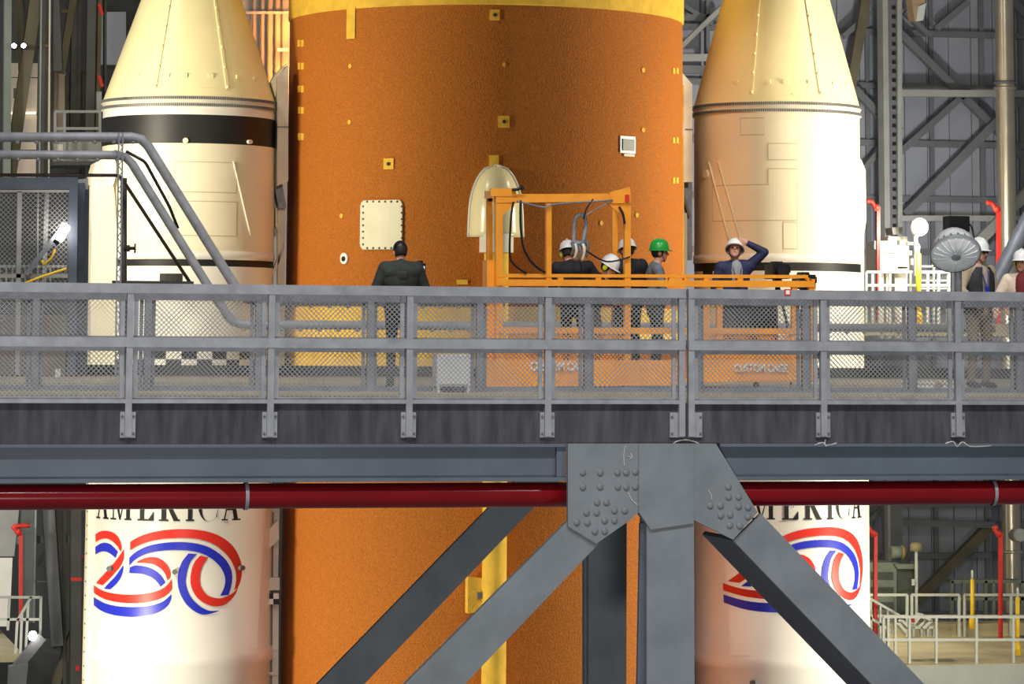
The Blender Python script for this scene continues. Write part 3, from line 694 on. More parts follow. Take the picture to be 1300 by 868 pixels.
cbar('hand_rail', (630,349.5), (1026,351), 4.2, YA-.008); cbar('guard_rail', (630,358.5), (1034,360.5), 8, YA-.014, .1)
for x in (712, 760, 853, 872, 897, 940): cbar('rail_spacer', (x,349), (x,360), 7, YA-.004)
cbar('rail_end', (1020,350), (1034,360), 4)
cbar('hand_rail', (622,350), (1010,351.5), 4, YB); cbar('mid_rail', (622,420), (1012,421), 6, YB)
cbar('mid_rail', (632,419), (1020,420.5), 7.5, YA-.012, .1); cbar('upper_rail', (890,377), (932,377.5), 6.5)
MB().prism(poly_px([(618,457),(866,457),(866,489),(618,491)], YA-.01), (0,.02,0)).build('toe_panel', orange, cage)
MB().prism(poly_px([(888,450),(1018,450),(1018,483),(888,485)], YA-.01), (0,.02,0)).build('toe_panel', orange, cage)
xa, xb = at(634,450,YA).x, at(797,450,YA).x
wires(xa, xb, at(700,457,YA).z, at(700,423,YA).z, YA+.02, .05, .014).build('mesh_infill', orange, cage, kind='stuff', fix=False)
wires(at(890,450,YA).x, at(1018,450,YA).x, at(950,451,YA).z, at(950,424,YA).z, YA+.02, .05, .014).build('mesh_infill', orange, cage, kind='stuff', fix=False)
MB().box((at(622,480,YA).x, YA, CZ-.04), (at(1034,480,YA).x, YB, CZ)).build('cage_floor', orange, cage)
MB().prism(poly_px([(622,440),(1010,440),(1010,484),(622,484)], YB), (0,.02,0)).build('rear_toe_panel', orange, cage)
for x in (640, 790, 960):
    for Y in (YA+.08, YB-.08):
        p = at(x, 488, Y); MB().tube([(p.x-.02, Y, .06), (p.x+.02, Y, .06)], .06, 16).build('caster', blackp, cage)
def lettering(txt, x, y, h, parent, Y):
    cu = bpy.data.curves.new('lettering', 'FONT'); cu.body = txt; cu.size = 1; cu.extrude = .01; cu.offset = .03
    o = bpy.data.objects.new('tmp', cu); COL.objects.link(o); dg = bpy.context.evaluated_depsgraph_get()
    me = bpy.data.meshes.new_from_object(o.evaluated_get(dg)); COL.objects.unlink(o); bpy.data.objects.remove(o)
    xs = [v.co.x for v in me.vertices]; ys = [v.co.y for v in me.vertices]
    p0 = at(x[0], y, Y); p1 = at(x[1], y, Y); sx = (p1.x-p0.x)/(max(xs)-min(xs)); sz = h/(max(ys)-min(ys))
    m = MB(); m.add([Vector((p0.x+(v.co.x-min(xs))*sx, Y-v.co.z, p0.z+(v.co.y-min(ys))*sz)) for v in me.vertices], [tuple(p.vertices) for p in me.polygons])
    return m.build('lettering', mat('white_print', (226, 222, 214), .5, 0, 0), parent, fix=False)
lettering('CUSTOM CAGE', (673, 748), 470.5, .11, cage, YA-.025)
lettering('CUSTOM CAGE', (932, 1000), 472, .10, cage, YA-.025)
# red and blue tags, cords on the frame
MB().prism(poly_px([(794,247),(799,247),(799,256),(794,256)], YA-.05), (0,.02,0)).build('red_tag', redv, cage)
def cord(name, pts, r, m_, parent, Y=YA-.03): return MB().tube(spline([at(x, y, Y) for x, y in pts], 5), r, 6).build(name, m_, parent)
cord('cord', [(652,256),(649,275),(647,320),(652,335),(668,347)], .014, blackp, cage); cord('cord', [(661,254),(661,285),(665,315),(677,335),(692,346)], .016, blackp, cage)
cord('wire_rope', [(656,255),(690,263),(705,259),(778,254)], .011, galvd, cage); cord('cord', [(753,253),(745,264),(741,278)], .012, blackp, cage)
cord('cord', [(786,262),(791,272),(793,284)], .016, blackp, cage); cord('wire_rope', [(776,255),(752,268),(742,275)], .008, galvd, cage)
cord('cord', [(744,318),(770,332),(800,326)], .012, blackp, cage)
cord('red_strap', [(650,241),(658,240),(662,237),(664,241)], .022, blackp, cage, YA-.06)
sl = thing('lifting_sling', at(736, 330, YA+.2), 'grey bent lifting shackle with a bunch of hooks inside the orange cage', 'shackle')
MB().tube(spline([at(x, y, YA+.2) for x, y in ((728.5,312),(729,285),(732,275),(737,272.5),(742,276),(743.5,288),(739,314))], 6), .026, 12).build('shackle_bow', galv, sl)
MB().tube([at(726,310,YA+.18), at(745,308,YA+.18)], .04, 10).build('shackle_pin', galvd, sl)
for k, (x, y, y1) in enumerate(((726,312,324),(730,314,328),(735,316,330),(740,314,331),(745,310,326))):
    MB().tube(spline([at(x,y-4,YA+.15), at(x+2,y+4,YA+.12), at(x-1,y1,YA+.15)], 4), [.022-.0008*q for q in range(9)], 8).build('hook', [boltm, offw][k % 2], sl)
MB().tube(spline([at(738,330,YA+.15), at(739,360,YA+.17), at(737,420,YA+.17), at(739,478,YA+.17)], 4), .018, 6).build('webbing', blackp, sl)
# ------------------------------------------------------------------ film cameras and bags
def video_camera(px, py, Y, label, tilt=0, gz=CZ):
    p = at(px, py, Y); t = thing('video_camera', (p.x, Y, gz), label, 'camera')
    MB().box((p.x-.12, Y-.18, p.z-.10), (p.x+.10, Y+.16, p.z+.085)).build('body', blackp, t)
    MB().tube([(p.x-.02, Y-.18, p.z), (p.x-.03, Y-.30, p.z)], .065, 16).build('lens', blackp, t)
    MB().box((p.x+.10, Y-.05, p.z-.02), (p.x+.16, Y+.02, p.z+.06)).build('viewfinder', blackp, t)
    MB().prism([(p.x-.07,Y-.12,p.z+.085),(p.x-.07,Y-.08,p.z+.12),(p.x-.07,Y+.08,p.z+.12),(p.x-.07,Y+.12,p.z+.085)], (.11,0,0)).build('handle', blackp, t)
    MB().box((p.x-.05, Y-.06, p.z-.16), (p.x+.04, Y+.06, p.z-.09)).build('fluid_head', blackp, t)
    for a in (90, 210, 330):
        q = Vector((p.x+.28*math.cos(math.radians(a)), Y+.28*math.sin(math.radians(a)), gz))
        MB().tube([(p.x, Y, p.z-.15), q], [.022, .014], 8).build('leg', blackp, t)
    return t
video_camera(987, 344, YA+.38, 'black film camera on a tripod, next to the person with a raised hand')
video_camera(1021, 357, YB+.35, 'black film camera on a tripod, beyond the end post of the orange cage', gz=0)
def soft_case(x0, x1, y0, y1, Y, d, label, m_, gz):
    a = at(x0, y0, Y); b = at(x1, y1, Y); t = thing('equipment_case', ((a.x+b.x)/2, Y+d/2, gz), label, 'case')
    bm = MB(); bm.box((a.x, Y, gz), (b.x, Y+d, a.z)); o = bm.build('shell', m_, t)
    mod = o.modifiers.new('b', 'BEVEL'); mod.width = .08; mod.segments = 4
    MB().tube(spline([((a.x+b.x)/2-.12, Y+d/2, a.z-.01), ((a.x+b.x)/2-.1, Y+d/2, a.z+.05), ((a.x+b.x)/2+.1, Y+d/2, a.z+.05), ((a.x+b.x)/2+.12, Y+d/2, a.z-.01)]), .015, 8).build('handle', blackp, t)
soft_case(928, 990, 384, 480, YA+.95, .3, 'tall black soft equipment case inside the orange cage, under the film camera', blackp, CZ)
# silver cabinet on the walkway
ps = at(576, 470, Y2-.5); a = at(555, 449, Y2-.5); b = at(597, 490, Y2-.5)
sb = thing('junction_cabinet', (ps.x, Y2-.4, 0), 'silver square metal cabinet on short legs, on the walkway between the two mesh railings', 'cabinet')
silver = mat('bright_sheet_metal', (214, 216, 222), .35, .3, .06, 4)
MB().box((a.x, Y2-.5, b.z), (b.x, Y2-.25, a.z)).build('body', silver, sb); MB().box((a.x+.02, Y2-.515, b.z+.02), (b.x-.02, Y2-.5, a.z-.02)).build('door', silver, sb)
for x in (a.x+.02, b.x-.02):
    for y in (Y2-.48, Y2-.27): MB().box((x-.015, y-.015, 0), (x+.015, y+.015, b.z)).build('leg', silver, sb)
for x0, x1, lab in ((1163,1186,'small bright white box on the deck floor near the bell lamp post'), (1196,1212,'small dull grey box on the deck floor beside the bell lamp post')):
    a = at(x0, 484, Y2+1.2); b = at(x1, 497, Y2+1.2); q = thing('floor_box', ((a.x+b.x)/2, Y2+1.3, 0), lab, 'box')
    mm = white if x0 < 1180 else offw
    MB().box((a.x, Y2+1.2, 0), (b.x, Y2+1.45, .09)).build('body', mm, q); MB().box((a.x-.008, Y2+1.19, .09), (b.x+.008, Y2+1.46, .115)).build('lid', mm, q)
# ================================================================== people
import numpy as np
def rot3(yaw=0, pitch=0, roll=0): return Matrix.Rotation(yaw, 3, 'Z') @ Matrix.Rotation(pitch, 3, 'X') @ Matrix.Rotation(roll, 3, 'Y')
def person(px, Y, gz, top_py, rot, label, cols, hat, pose=None, head=(0, 0, 0), hoff=(0, 0, 0), bulk=1.0, extra=None, vox=.0092):
    pose = pose or {}
    base = at(px, 430, Y); base.z = gz
    ztop = at(px, top_py, Y).z-gz
    J = dict(pelvis=(0,0,.95), chest=(0,0,1.26), neck=(0,.015,1.47), head=(0,-.02,1.64), shR=(-.19,.01,1.42), shL=(.19,.01,1.42),
             elR=(-.25,.03,1.13), elL=(.25,.03,1.13), wrR=(-.24,-.10,.90), wrL=(.24,-.10,.90), kR=(-.11,-.02,.50), kL=(.11,-.02,.50), anR=(-.12,.02,.09), anL=(.12,.02,.09), hR=(-.10,0,.90), hL=(.10,0,.90))
    J.update(pose); J = {k: Vector(v) for k, v in J.items()}
    J['head'] += Vector(hoff)
    sc = ztop/(J['head'].z+(.165 if hat else .125))
    P = []                                      # (kind, data, material)
    def cap(a, b, r0, r1, m): P.append((0, Vector(a), Vector(b), r0, r1, m))
    def ell(c, r, m, R=None): P.append((1, Vector(c), r, R or Matrix.Identity(3), 0, m))
    T, L, K, SH, SK = 0, 1, 2, 3, 4             # top, legs, skin, shoe, shirt
    b = bulk
    ch, pe, nk = J['chest'], J['pelvis'], J['neck']
    ell(ch+Vector((0,0,.04)), (.178*b, .118*b, .21), T); ell((J['shR']+J['shL'])/2+Vector((0,.005,-.05)), (.205*b, .112*b, .125), T); cap(nk+Vector((0,.02,-.12)), nk+Vector((0,.015,-.005)), .11*b, .066, T); ell((ch+pe)/2, (.155*b, .115*b, .20), T); ell(pe+Vector((0,.01,0)), (.165*b, .125*b, .13), T); ell(pe+Vector((0,.01,-.07)), (.16, .12, .11), L)
    cap(J['shR']+Vector((0,0,-.015)), nk-Vector((0,-.01,.02)), .074*b, .07, T); cap(J['shL']+Vector((0,0,-.015)), nk-Vector((0,-.01,.02)), .074*b, .07, T)
    cap(nk-Vector((0,0,.04)), J['head']+Vector((0,.01,-.06)), .056, .054, K)
    if extra and extra.get('shirt'): ell(ch+Vector((0,-.055*b,.05)), (.095, .08*b, .2), SK)
    for s_ in 'RL':
        sh, el, wr = J['sh'+s_], J['el'+s_], J['wr'+s_]
        cap(sh, el, .068*b, .052*b, T); cap(el, wr, .052*b, .038*b, T)
        d = (wr-el).normalized(); sd = d.cross(Vector((0,-1,0)) if abs(d.y) < .8 else Vector((0,0,1))).normalized(); nrm = d.cross(sd)
        cap(wr-d*.01, wr+d*.035, .027, .03, K); pc_ = wr+d*.06
        ell(pc_, (.040, .018, .048), K, Matrix((sd, nrm, d)).transposed())
        for k, (o, ln) in enumerate(((-.028,.065),(-.010,.078),(.010,.074),(.028,.058))):
            r_ = wr+d*.098+sd*o; m1 = r_+d*ln*.5+nrm*.012; cap(r_, m1, .0095, .009, K); cap(m1, m1+d*ln*.32+nrm*ln*.4, .009, .0078, K)
        tb = wr+d*.035-sd*.034; cap(tb, tb+d*.035-sd*.024, .012, .0105, K); cap(tb+d*.035-sd*.024, tb+d*.068-sd*.022+nrm*.012, .0105, .0085, K)
        h, kn, an = J['h'+s_], J['k'+s_], J['an'+s_]
        cap(h, kn, .09, .062, L); cap(kn, an, .062, .047, L)
        cap(an+Vector((0,.03,-.03)), an+Vector((0,-.05,-.045)), .044, .042, SH); cap(an+Vector((0,-.05,-.045)), an+Vector((0,-.155,-.055)), .042, .032, SH)
    R = rot3(*head); H = J['head']
    def hl(v): return H+R @ Vector(v)
    ell(H+R @ Vector((0,.012,.015)), (.076, .094, .108), K, R); ell(hl((0,-.03,-.055)), (.056, .062, .068), K, R); ell(hl((0,-.055,-.095)), (.03, .03, .024), K, R)
    cap(hl((0,-.086,.012)), hl((0,-.112,-.026)), .011, .0165, K); cap(hl((-.045,-.078,.03)), hl((.045,-.078,.03)), .014, .014, K)
    for s_ in (-1, 1): ell(hl((.079*s_, .012, -.012)), (.012, .024, .034), K, R)
    # union of the volumes, one continuous surface
    mb = MB()
    for p in P:
        if p[0] == 0:
            a, c, r0, r1 = p[1:5]; t = (c-a); ln = t.length; t = t.normalized() if ln > 1e-6 else Vector((0,0,1))
            prof = [(max(1e-4, r0*math.cos(q)), r0*math.sin(q)) for q in [-math.pi/2+math.pi/2*i/4 for i in range(5)]]+[(max(1e-4, r1*math.cos(q)), ln+r1*math.sin(q)) for q in [math.pi/2*i/4 for i in range(5)]]
            mb.lathe(prof, 12, a, axis=t)
        else:
            c, r, Q = p[1:4]; o = len(mb.v); mb.ball((0,0,0), r[0], r[1], r[2], 18, 12)
            for i in range(o, len(mb.v)): mb.v[i] = c+Q @ mb.v[i]
    me = bpy.data.meshes.new('t'); me.from_pydata([tuple(v) for v in mb.v], [], mb.f)
    bm = bmesh.new(); bm.from_mesh(me); bmesh.ops.remove_doubles(bm, verts=bm.verts, dist=5e-4); bmesh.ops.recalc_face_normals(bm, faces=bm.faces); bm.to_mesh(me); bm.free()
    o = bpy.data.objects.new('t', me); COL.objects.link(o)
    rm = o.modifiers.new('r', 'REMESH'); rm.mode = 'VOXEL'; rm.voxel_size = vox
    sm = o.modifiers.new('s', 'SMOOTH'); sm.factor = .5; sm.iterations = 5
    body = bpy.data.meshes.new_from_object(o.evaluated_get(bpy.context.evaluated_depsgraph_get())); bpy.data.objects.remove(o)
    nf = len(body.polygons); C_ = np.zeros(nf*3); body.polygons.foreach_get('center', C_); C_ = C_.reshape(-1, 3)
    best = np.full(nf, 1e9); mi = np.zeros(nf, int)
    for p in P:
        if p[0] == 0:
            a, c = np.array(p[1]), np.array(p[2]); d = c-a; t = np.clip(((C_-a)@d)/max(1e-9, d@d), 0, 1)
            ds = np.linalg.norm(C_-(a+t[:,None]*d), axis=1)-(p[3]+(p[4]-p[3])*t)
        else:
            q = (C_-np.array(p[1]))@np.array(p[3]); ds = (np.linalg.norm(q/np.array(p[2]), axis=1)-1)*min(p[2])
        u = ds < best; best[u] = ds[u]; mi[u] = p[5]
    body.materials.clear()
    for m_ in cols: body.materials.append(m_)
    body.polygons.foreach_set('material_index', mi.astype(np.int32)); body.polygons.foreach_set('use_smooth', np.ones(nf, bool)); body.update()
    root = thing('person', base, label, 'person'); root.rotation_euler = (0, 0, rot); root.scale = (sc, sc, sc)
    def child(obj): obj.parent = root; return obj
    bo = bpy.data.objects.new('body', body); COL.objects.link(bo); bo.parent = root
    def part(m, name, mats, par=root):
        me = bpy.data.meshes.new(name); me.from_pydata([tuple(v) for v in m.v], [], m.f)
        for q in (mats if isinstance(mats, list) else [mats]): me.materials.append(q)
        for f_, i_, s_ in zip(me.polygons, m.m, m.sm): f_.material_index = i_; f_.use_smooth = s_
        bm = bmesh.new(); bm.from_mesh(me); bmesh.ops.remove_doubles(bm, verts=bm.verts, dist=1e-5); bmesh.ops.recalc_face_normals(bm, faces=bm.faces); bm.to_mesh(me); bm.free()
        q = bpy.data.objects.new(name, me); COL.objects.link(q); q.parent = par; return q
    def hm(m):
        for i in range(len(m.v)): m.v[i] = hl(m.v[i])
        return m
    for s_ in (-1, 1): part(hm(MB().ball((.031*s_,-.083,.006), .0105, n=10, m=6)), 'eye', glassd)
    part(hm(MB().tube(spline([(-.024,-.088,-.064),(0,-.094,-.062),(.024,-.088,-.064)]), .005, 6)), 'mouth', mat('lips', (170, 92, 84), .5, 0, 0))
    hr = MB().ball((0,.02,.02), .083, .100, .112, 20, 10, z0=-.75)
    for i, v in enumerate(hr.v):
        if v.y < -.045: v.y = -.045-(v.y+.045)*.05
    part(hm(hr), 'hair', cols[5])
    if hat:
        kind, hmat = hat
        if kind == 'hard':
            m = MB(); n = 28; prof = [(1.0, 0), (.995, .03), (.94, .065), (.82, .098), (.62, .122), (.36, .136), (.12, .141), (.001, .142)]
            m.lathe(prof, n)
            for i, v in enumerate(m.v): m.v[i] = Vector((v.x*.112, v.y*.134+.008, v.z+.03))
            vs = []
            for k in range(n):
                a = 2*math.pi*k/n; fx, fy = math.sin(a), -math.cos(a); ext = .014+.032*max(0, -fy)**2
                for e, z in ((0, .036), (ext, .026), (ext, .020), (0, .028)): vs.append(Vector((fx*(.112+e), fy*(.134+e)+.008, z)))
            m.add(vs, [(k*4+j, k*4+(j+1) % 4, ((k+1) % n)*4+(j+1) % 4, ((k+1) % n)*4+j) for k in range(n) for j in range(4)], 0, True)
            hh = part(hm(m), 'hard_hat', hmat)
            rg = MB().tube([(0, -.10, .125), (0, -.05, .165), (0, .01, .175), (0, .07, .163), (0, .11, .125)], .014, 8)
            part(hm(rg), 'hat_ridge', hmat, hh)
            part(hm(MB().tube([(-.085,.0,.02),(-.066,-.035,-.06),(-.03,-.06,-.115),(.0,-.062,-.122),(.03,-.06,-.115),(.066,-.035,-.06),(.085,0,.02)], .005, 6)), 'chin_strap', blackp, hh)
        else:
            m = MB().ball((0,.012,.03), .088, .106, .105, 24, 8, z0=-.1)
            part(hm(m), 'cap', hmat)
            part(hm(MB().prism([(-.06,-.09,.03),(.06,-.09,.03),(.05,-.15,.022),(0,-.165,.02),(-.05,-.15,.022)], (0,0,.008))), 'visor', hmat)
    if extra:
        if extra.get('glasses'):
            m = MB(); 
            for s_ in (-1, 1): m.lathe([(.001, .0), (.022, .0), (.022, .004), (.001, .004)], 14, (.031*s_, -.1, .004), axis=(0,-1,0)); m.tube([(.05*s_,-.098,.008),(.078*s_,.0,.008)], .003, 5)
            m.tube([(-.012,-.102,.006),(.012,-.102,.006)], .003, 5); part(hm(m), 'glasses', glassd)
        if extra.get('muff'):
            m = MB()
            for s_ in (-1, 1): m.ball((.092*s_,.01,-.015), .02, .036, .045, 12, 8)
            part(hm(m), 'ear_muff', hiviz)
        if extra.get('vest'):
            m = MB(); vm = extra['vest']
            for s_ in (-1, 1):
                vs = []
                for z, xo, xi in ((1.46,.10,.055),(1.38,.19,.06),(1.25,.205,.055),(1.1,.195,.05),(.9,.20,.045)):
                    for x, y in ((xi,-.128*b),(xo*.75,-.115*b),(xo,-.02),(xo*.8,.1*b),(0,.138*b)): vs.append((x*s_, y, z))
                m.add(vs, [(i*5+j, i*5+j+1, (i+1)*5+j+1, (i+1)*5+j) for i in range(4) for j in range(4)], 0, True)
            part(m, 'vest', vm)
        if extra.get('lanyard'):
            part(MB().tube(spline([(-.06,-.06,1.47),(-.045,-.135,1.36),(0,-.15,1.22),(.045,-.135,1.36),(.06,-.06,1.47)]), .006, 6), 'lanyard', extra['lanyard'])
            part(MB().box((-.03,-.162,1.14), (.03,-.152,1.22)), 'badge', extra['lanyard'])
    return root
jd = mat('dark_green_jacket', (44, 50, 46), .8, 0, .25, 12); jb = mat('black_jacket', (24, 25, 30), .8, 0, .2, 10); jg = mat('grey_jacket', (104, 112, 122), .75, 0, .2, 10)
jn = mat('navy_jacket', (34, 40, 78), .7, 0, .2, 10); sg_ = mat('grey_shirt', (150, 152, 160), .75, 0, .12, 12); tan = mat('tan_shirt', (176, 160, 136), .8, 0, .12, 10)
ivo = mat('cream_coat', (222, 204, 184), .75, 0, .1, 8); tk = mat('khaki_trousers', (132, 116, 92), .8, 0, .12, 10); td = mat('dark_trousers', (44, 44, 52), .8, 0, .2, 10)
shoe = mat('dark_shoe', (24, 22, 22), .6, 0, .1, 10); greyh = mat('grey_hair', (120, 112, 104), .7, 0, .2, 40); vestd = mat('dark_vest', (44, 46, 52), .75, 0, .25, 12); maroon = mat('maroon_shirt', (110, 30, 40), .8, 0, .1, 10); blue = mat('blue_lanyard', (28, 62, 168), .5, 0, 0)
def cols(t, l, sh=None, hair=hair_d): return [t, l, skin, shoe, sh or t, hair]
PI = math.pi; YP = YA+.5
p1 = person(508, plane(107), 0, 302, PI, 'person in a dark green jacket and black cap seen from behind, holding a camera', cols(jd, td), ('cap', blackp),
       dict(elR=(-.31,-.04,1.17), wrR=(-.24,-.26,1.33), elL=(.31,-.02,1.14), wrL=(.10,-.30,1.16), kR=(-.10,-.02,.5), kL=(.10,-.02,.5)), (0, .3, 0), (0,-.03,-.03), 1.25)
c1 = at(539, 339, plane(107)); ct = thing('photo_camera', (c1.x, c1.y+.28, c1.z-.06), 'black photo camera held up by the person in the dark green jacket', 'camera')
MB().box((c1.x-.06, c1.y+.22, c1.z-.055), (c1.x+.06, c1.y+.30, c1.z+.05)).build('body', blackp, ct); MB().tube([(c1.x, c1.y+.30, c1.z), (c1.x, c1.y+.42, c1.z)], .04, 14).build('lens', blackp, ct); MB().box((c1.x-.03, c1.y+.23, c1.z+.05), (c1.x+.03, c1.y+.29, c1.z+.08)).build('viewfinder', blackp, ct)
MB().box((c1.x+.01, c1.y+.215, c1.z-.02), (c1.x+.045, c1.y+.221, c1.z+.015)).build('screen', mat('lit_screen', (190, 200, 255), .4, 0, 0, emit=2.5), ct)
person(729, YA+1.0, CZ, 305, PI*.9, 'person in dark jacket and white hard hat with yellow ear muffs, behind the grey shackle', cols(jb, td), ('hard', hatw), dict(chest=(.03,-.03,1.26), neck=(.05,-.05,1.48), shR=(-.18,-.02,1.45), shL=(.24,-.02,1.43), elR=(-.36,-.1,1.2), wrR=(-.3,-.3,1.0), elL=(.30,-.1,1.15), wrL=(.15,-.32,1.02)), (0, .35, .1), (.09,-.08,-.02), 1.15, dict(muff=1))
person(754, YA+.62, CZ, 324, PI*.22, 'person bending down in a white hard hat and black jacket in the cage', cols(jb, td), ('hard', hatw), dict(pelvis=(0,.08,.88), chest=(0,-.04,1.16), neck=(0,-.16,1.33), head=(0,-.24,1.46), shR=(-.19,-.10,1.29), shL=(.19,-.10,1.29), elR=(-.27,-.16,1.02), elL=(.27,-.16,1.02), wrR=(-.15,-.40,.98), wrL=(.15,-.40,.98), hR=(-.1,.07,.84), hL=(.1,.07,.84)), (.2, .55, .1), (0,0,0), 1.05, dict(muff=1))
person(797, YA+1.0, CZ, 302.5, PI*1.04, 'person in a black jacket and white hard hat seen from behind in the cage', cols(jb, td), ('hard', hatw), dict(neck=(0,0,1.5), shR=(-.19,.0,1.46), shL=(.19,.0,1.46), elR=(-.31,-.08,1.18), wrR=(-.18,-.32,1.1), elL=(.31,-.08,1.18), wrL=(.18,-.32,1.1)), (0, .3, 0), (0,0,0), 1.3, dict(glasses=1))
person(833, YA+.55, CZ, 304.5, PI*.46, 'person in a green hard hat and grey jacket looking sideways in the cage', cols(jg, td), ('hard', hatg), dict(elL=(.26,-.05,1.14), wrL=(.16,-.28,1.05), elR=(-.26,-.05,1.14), wrR=(-.16,-.28,1.05)), (0, .0, 0), (0,-.03,0), 1.05)
person(934, YP+.1, CZ, 302.5, -.12, 'person in navy jacket and white hard hat looking up, one hand raised to it', cols(jn, td, sg_, greyh), ('hard', hatw), dict(elL=(.37,-.06,1.61), wrL=(.165,-.05,1.715), shL=(.20,.0,1.45), elR=(-.27,.02,1.15), wrR=(-.12,-.26,1.08)), (-.15, -.5, .06), (-.01,.02,-.02), 1.08, dict(shirt=1, lanyard=blackp))
person(1243, plane(101), 0, 303, .35, 'person in dark vest over tan shirt with blue lanyard, behind the bell lamp', cols(tan, tk, tan), ('hard', hatw), dict(elR=(-.30,-.02,1.18), wrR=(-.30,-.24,1.06), elL=(.27,.02,1.14), wrL=(.22,-.2,1.0)), (.25, .05, 0), (0,0,0), 1.12, dict(vest=vestd, glasses=1, lanyard=blue))
person(1299, plane(105), 0, 317, -.55, 'person in cream coat over maroon shirt with yellow ear muffs, by the sloping duct', cols(ivo, td, maroon), ('hard', hatw), dict(elR=(-.34,-.06,1.14), wrR=(-.30,-.30,1.02), elL=(.3,-.02,1.14), wrL=(.2,-.28,1.02)), (-.1, .0, 0), (0,0,0), 1.2, dict(shirt=1, muff=1))
#==PART5==
# ================================================================== conduits, booth and pipes behind the deck
YQ = plane(84)
def conduit(name, pts, wpx, Y, m_, label, cat='pipe', bumps=True, r=None):
    P = [at(x, y, Y) for x, y in pts]; R = r or wpx/2/ppm(P[0])
    t = thing(name, Vector((P[0].x, Y, min(p.z for p in P)-R)), label, cat)
    # rounded corners
    Q = [P[0]]
    for i in range(1, len(P)-1):
        a = P[i]+(P[i-1]-P[i]).normalized()*R*2.2; b = P[i]+(P[i+1]-P[i]).normalized()*R*2.2
        Q += [a, (a+b+2*P[i])/4, b]
    Q.append(P[-1]); MB().tube(Q, R, 14).build('tube', m_, t)
    if bumps:
        f = None
        for i in range(len(P)-1):
            L = (P[i+1]-P[i]).length; n = int(L/.28)
            for k in range(n):
                c = P[i].lerp(P[i+1], (k+.5)/max(1, n))-Vector((0, 0, R*.95)) - Vector((0,R*.2,0))
                if f is None: f = MB().ball(c, .035, n=8, m=5).build('rivet', m_, t); c0 = c
                else: link_copy(f, t, c-c0)
    return t
conduit('grey_conduit', [(-40,174),(181,174),(300,366),(312,382),(640,384)], 12.5, YQ, galv, 'thick grey conduit running high across, then sloping down, the upper of two')
conduit('grey_conduit', [(-40,196),(161,197),(266,366),(297,412),(1262,417)], 11.5, YQ, galv, 'thick grey conduit below the first, sloping down then running level behind the orange cage')
conduit('grey_conduit', [(1248,395),(1262,362),(1310,270)], 20, plane(92), galvd, 'wide grey sloping duct behind the person in the cream coat', bumps=False)
brown = mat('dark_brown_pipe', (58, 48, 44), .5, 0, .15, 5)
conduit('thin_dark_pipe', [(-40,222),(152,222.5),(250,372)], 4.5, YQ+.3, brown, 'thin dark brown pipe bending down below the two grey conduits', bumps=False)
conduit('black_cable', [(160,192),(184,205),(215,262),(226,290)], 4, YQ+.02, blackp, 'sagging black cable hanging below the sloping grey conduits', 'cable', bumps=False)
t = conduit('valve_standpipe', [(157,226),(157,476)], 8.5, YQ+.62, brown, 'dark vertical standpipe with a hand valve beside the booster', bumps=False)
a = at(157, 315, YQ+.55); MB().tube([a, a+Vector((.17,0,0))], .025, 8).build('valve_stem', brown, t); MB().tube([a+Vector((.17,0,-.07)), a+Vector((.17,0,.07))], .014, 8).build('hand_wheel', brown, t); MB().tube([a+Vector((.05,0,-.0)), a+Vector((.09,0,0))], .05, 10).build('valve_body', brown, t)
lt = thing('lattice_mast', at(149, 476, YQ-.2), 'slim grey lattice mast rising to the grey conduits beside the booster', 'mast')
for x0, x1 in ((151,146.5),(156,151.5)):
    mb = MB(); bar(mb, (x0,168), (x1,478), YQ-.2, 1.8, .03); mb.build('chord', galvd, lt)
for k in range(40):
    y = 172+k*7.6; u = (y-168)/310; xa, xb = 151-4.5*u, 156-4.5*u
    mb = MB(); bar(mb, (xa if k % 2 else xb, y), (xb if k % 2 else xa, y+7.6), YQ-.19, 1.3, .02); mb.build('lacing', galvd, lt)
MB().prism(poly_px([(143,356),(246,357),(246,361),(143,360)], YQ-.1), (0,.1,0)).build('base_rail', kerbm, lt)
# mesh-walled booth
YO = plane(80); booth = thing('mesh_booth', at(50, 476, YO), 'blue-grey framed booth with wire mesh walls at the end of the platform', 'booth')
def bb(name, a, b, w, Y=YO, d=.12, m_=dcolumn): mb = MB(); bar(mb, a, b, Y, w, d); return mb.build(name, m_, booth)
bb('top_beam', (-40,232.5), (99,232.5), 15, d=.3); bb('corner_post', (93.5,226), (90.5,476), 11, d=.2)
bb('rear_post', (104,232), (101,476), 8, YO+.5, .15); bb('rear_post', (111,235), (108,476), 5, YO+.8, .12)
MB().prism(poly_px([(98,228),(112,226),(112,240),(98,241)], YO+.6), (0,.05,0)).build('end_panel', wsteell, booth)
bb('mullion', (25,243), (22,476), 6, m_=wsteell); bb('frame_rail', (-40,242.5), (88,242.5), 3, m_=wsteell); bb('frame_rail', (-40,350), (86,350), 5, m_=wsteell)
bb('inner_post', (48.5,243), (48,350), 1.6, YO+.3, .03, railw); bb('inner_post', (60,243), (56,365), 5, YO+.4, .06, railw)
bb('inner_rail', (-40,338), (88,338), 3.4, YO+.5, .05, railw)
for k in range(9): bb('baluster', (0+k*8,340), (0+k*8,372), 2, YO+.5, .03, railw)
x0, x1 = at(-40, 300, YO).x, at(88, 300, YO).x
wires(x0, x1, 0, at(40, 243, YO).z, YO+.04, .075, .009).build('wire_mesh', wire, booth, kind='stuff', fix=False)
MB().prism(poly_px([(-40,400),(86,400),(82,476),(-40,476)], YO+.6), (0,.05,0)).build('lower_panel', mat('tan_panel', (150, 132, 108), .7, 0, .15, 2), booth)
MB().prism(poly_px([(70,468),(77,468),(77,497),(70,497)], YO-.8), (0,.05,0)).build('pilot_panel', offw, booth)
wl = thing('work_lamp', at(38, 348, YO-.1), 'lit tubular work lamp on a slanted grey arm in front of the mesh booth', 'lamp')
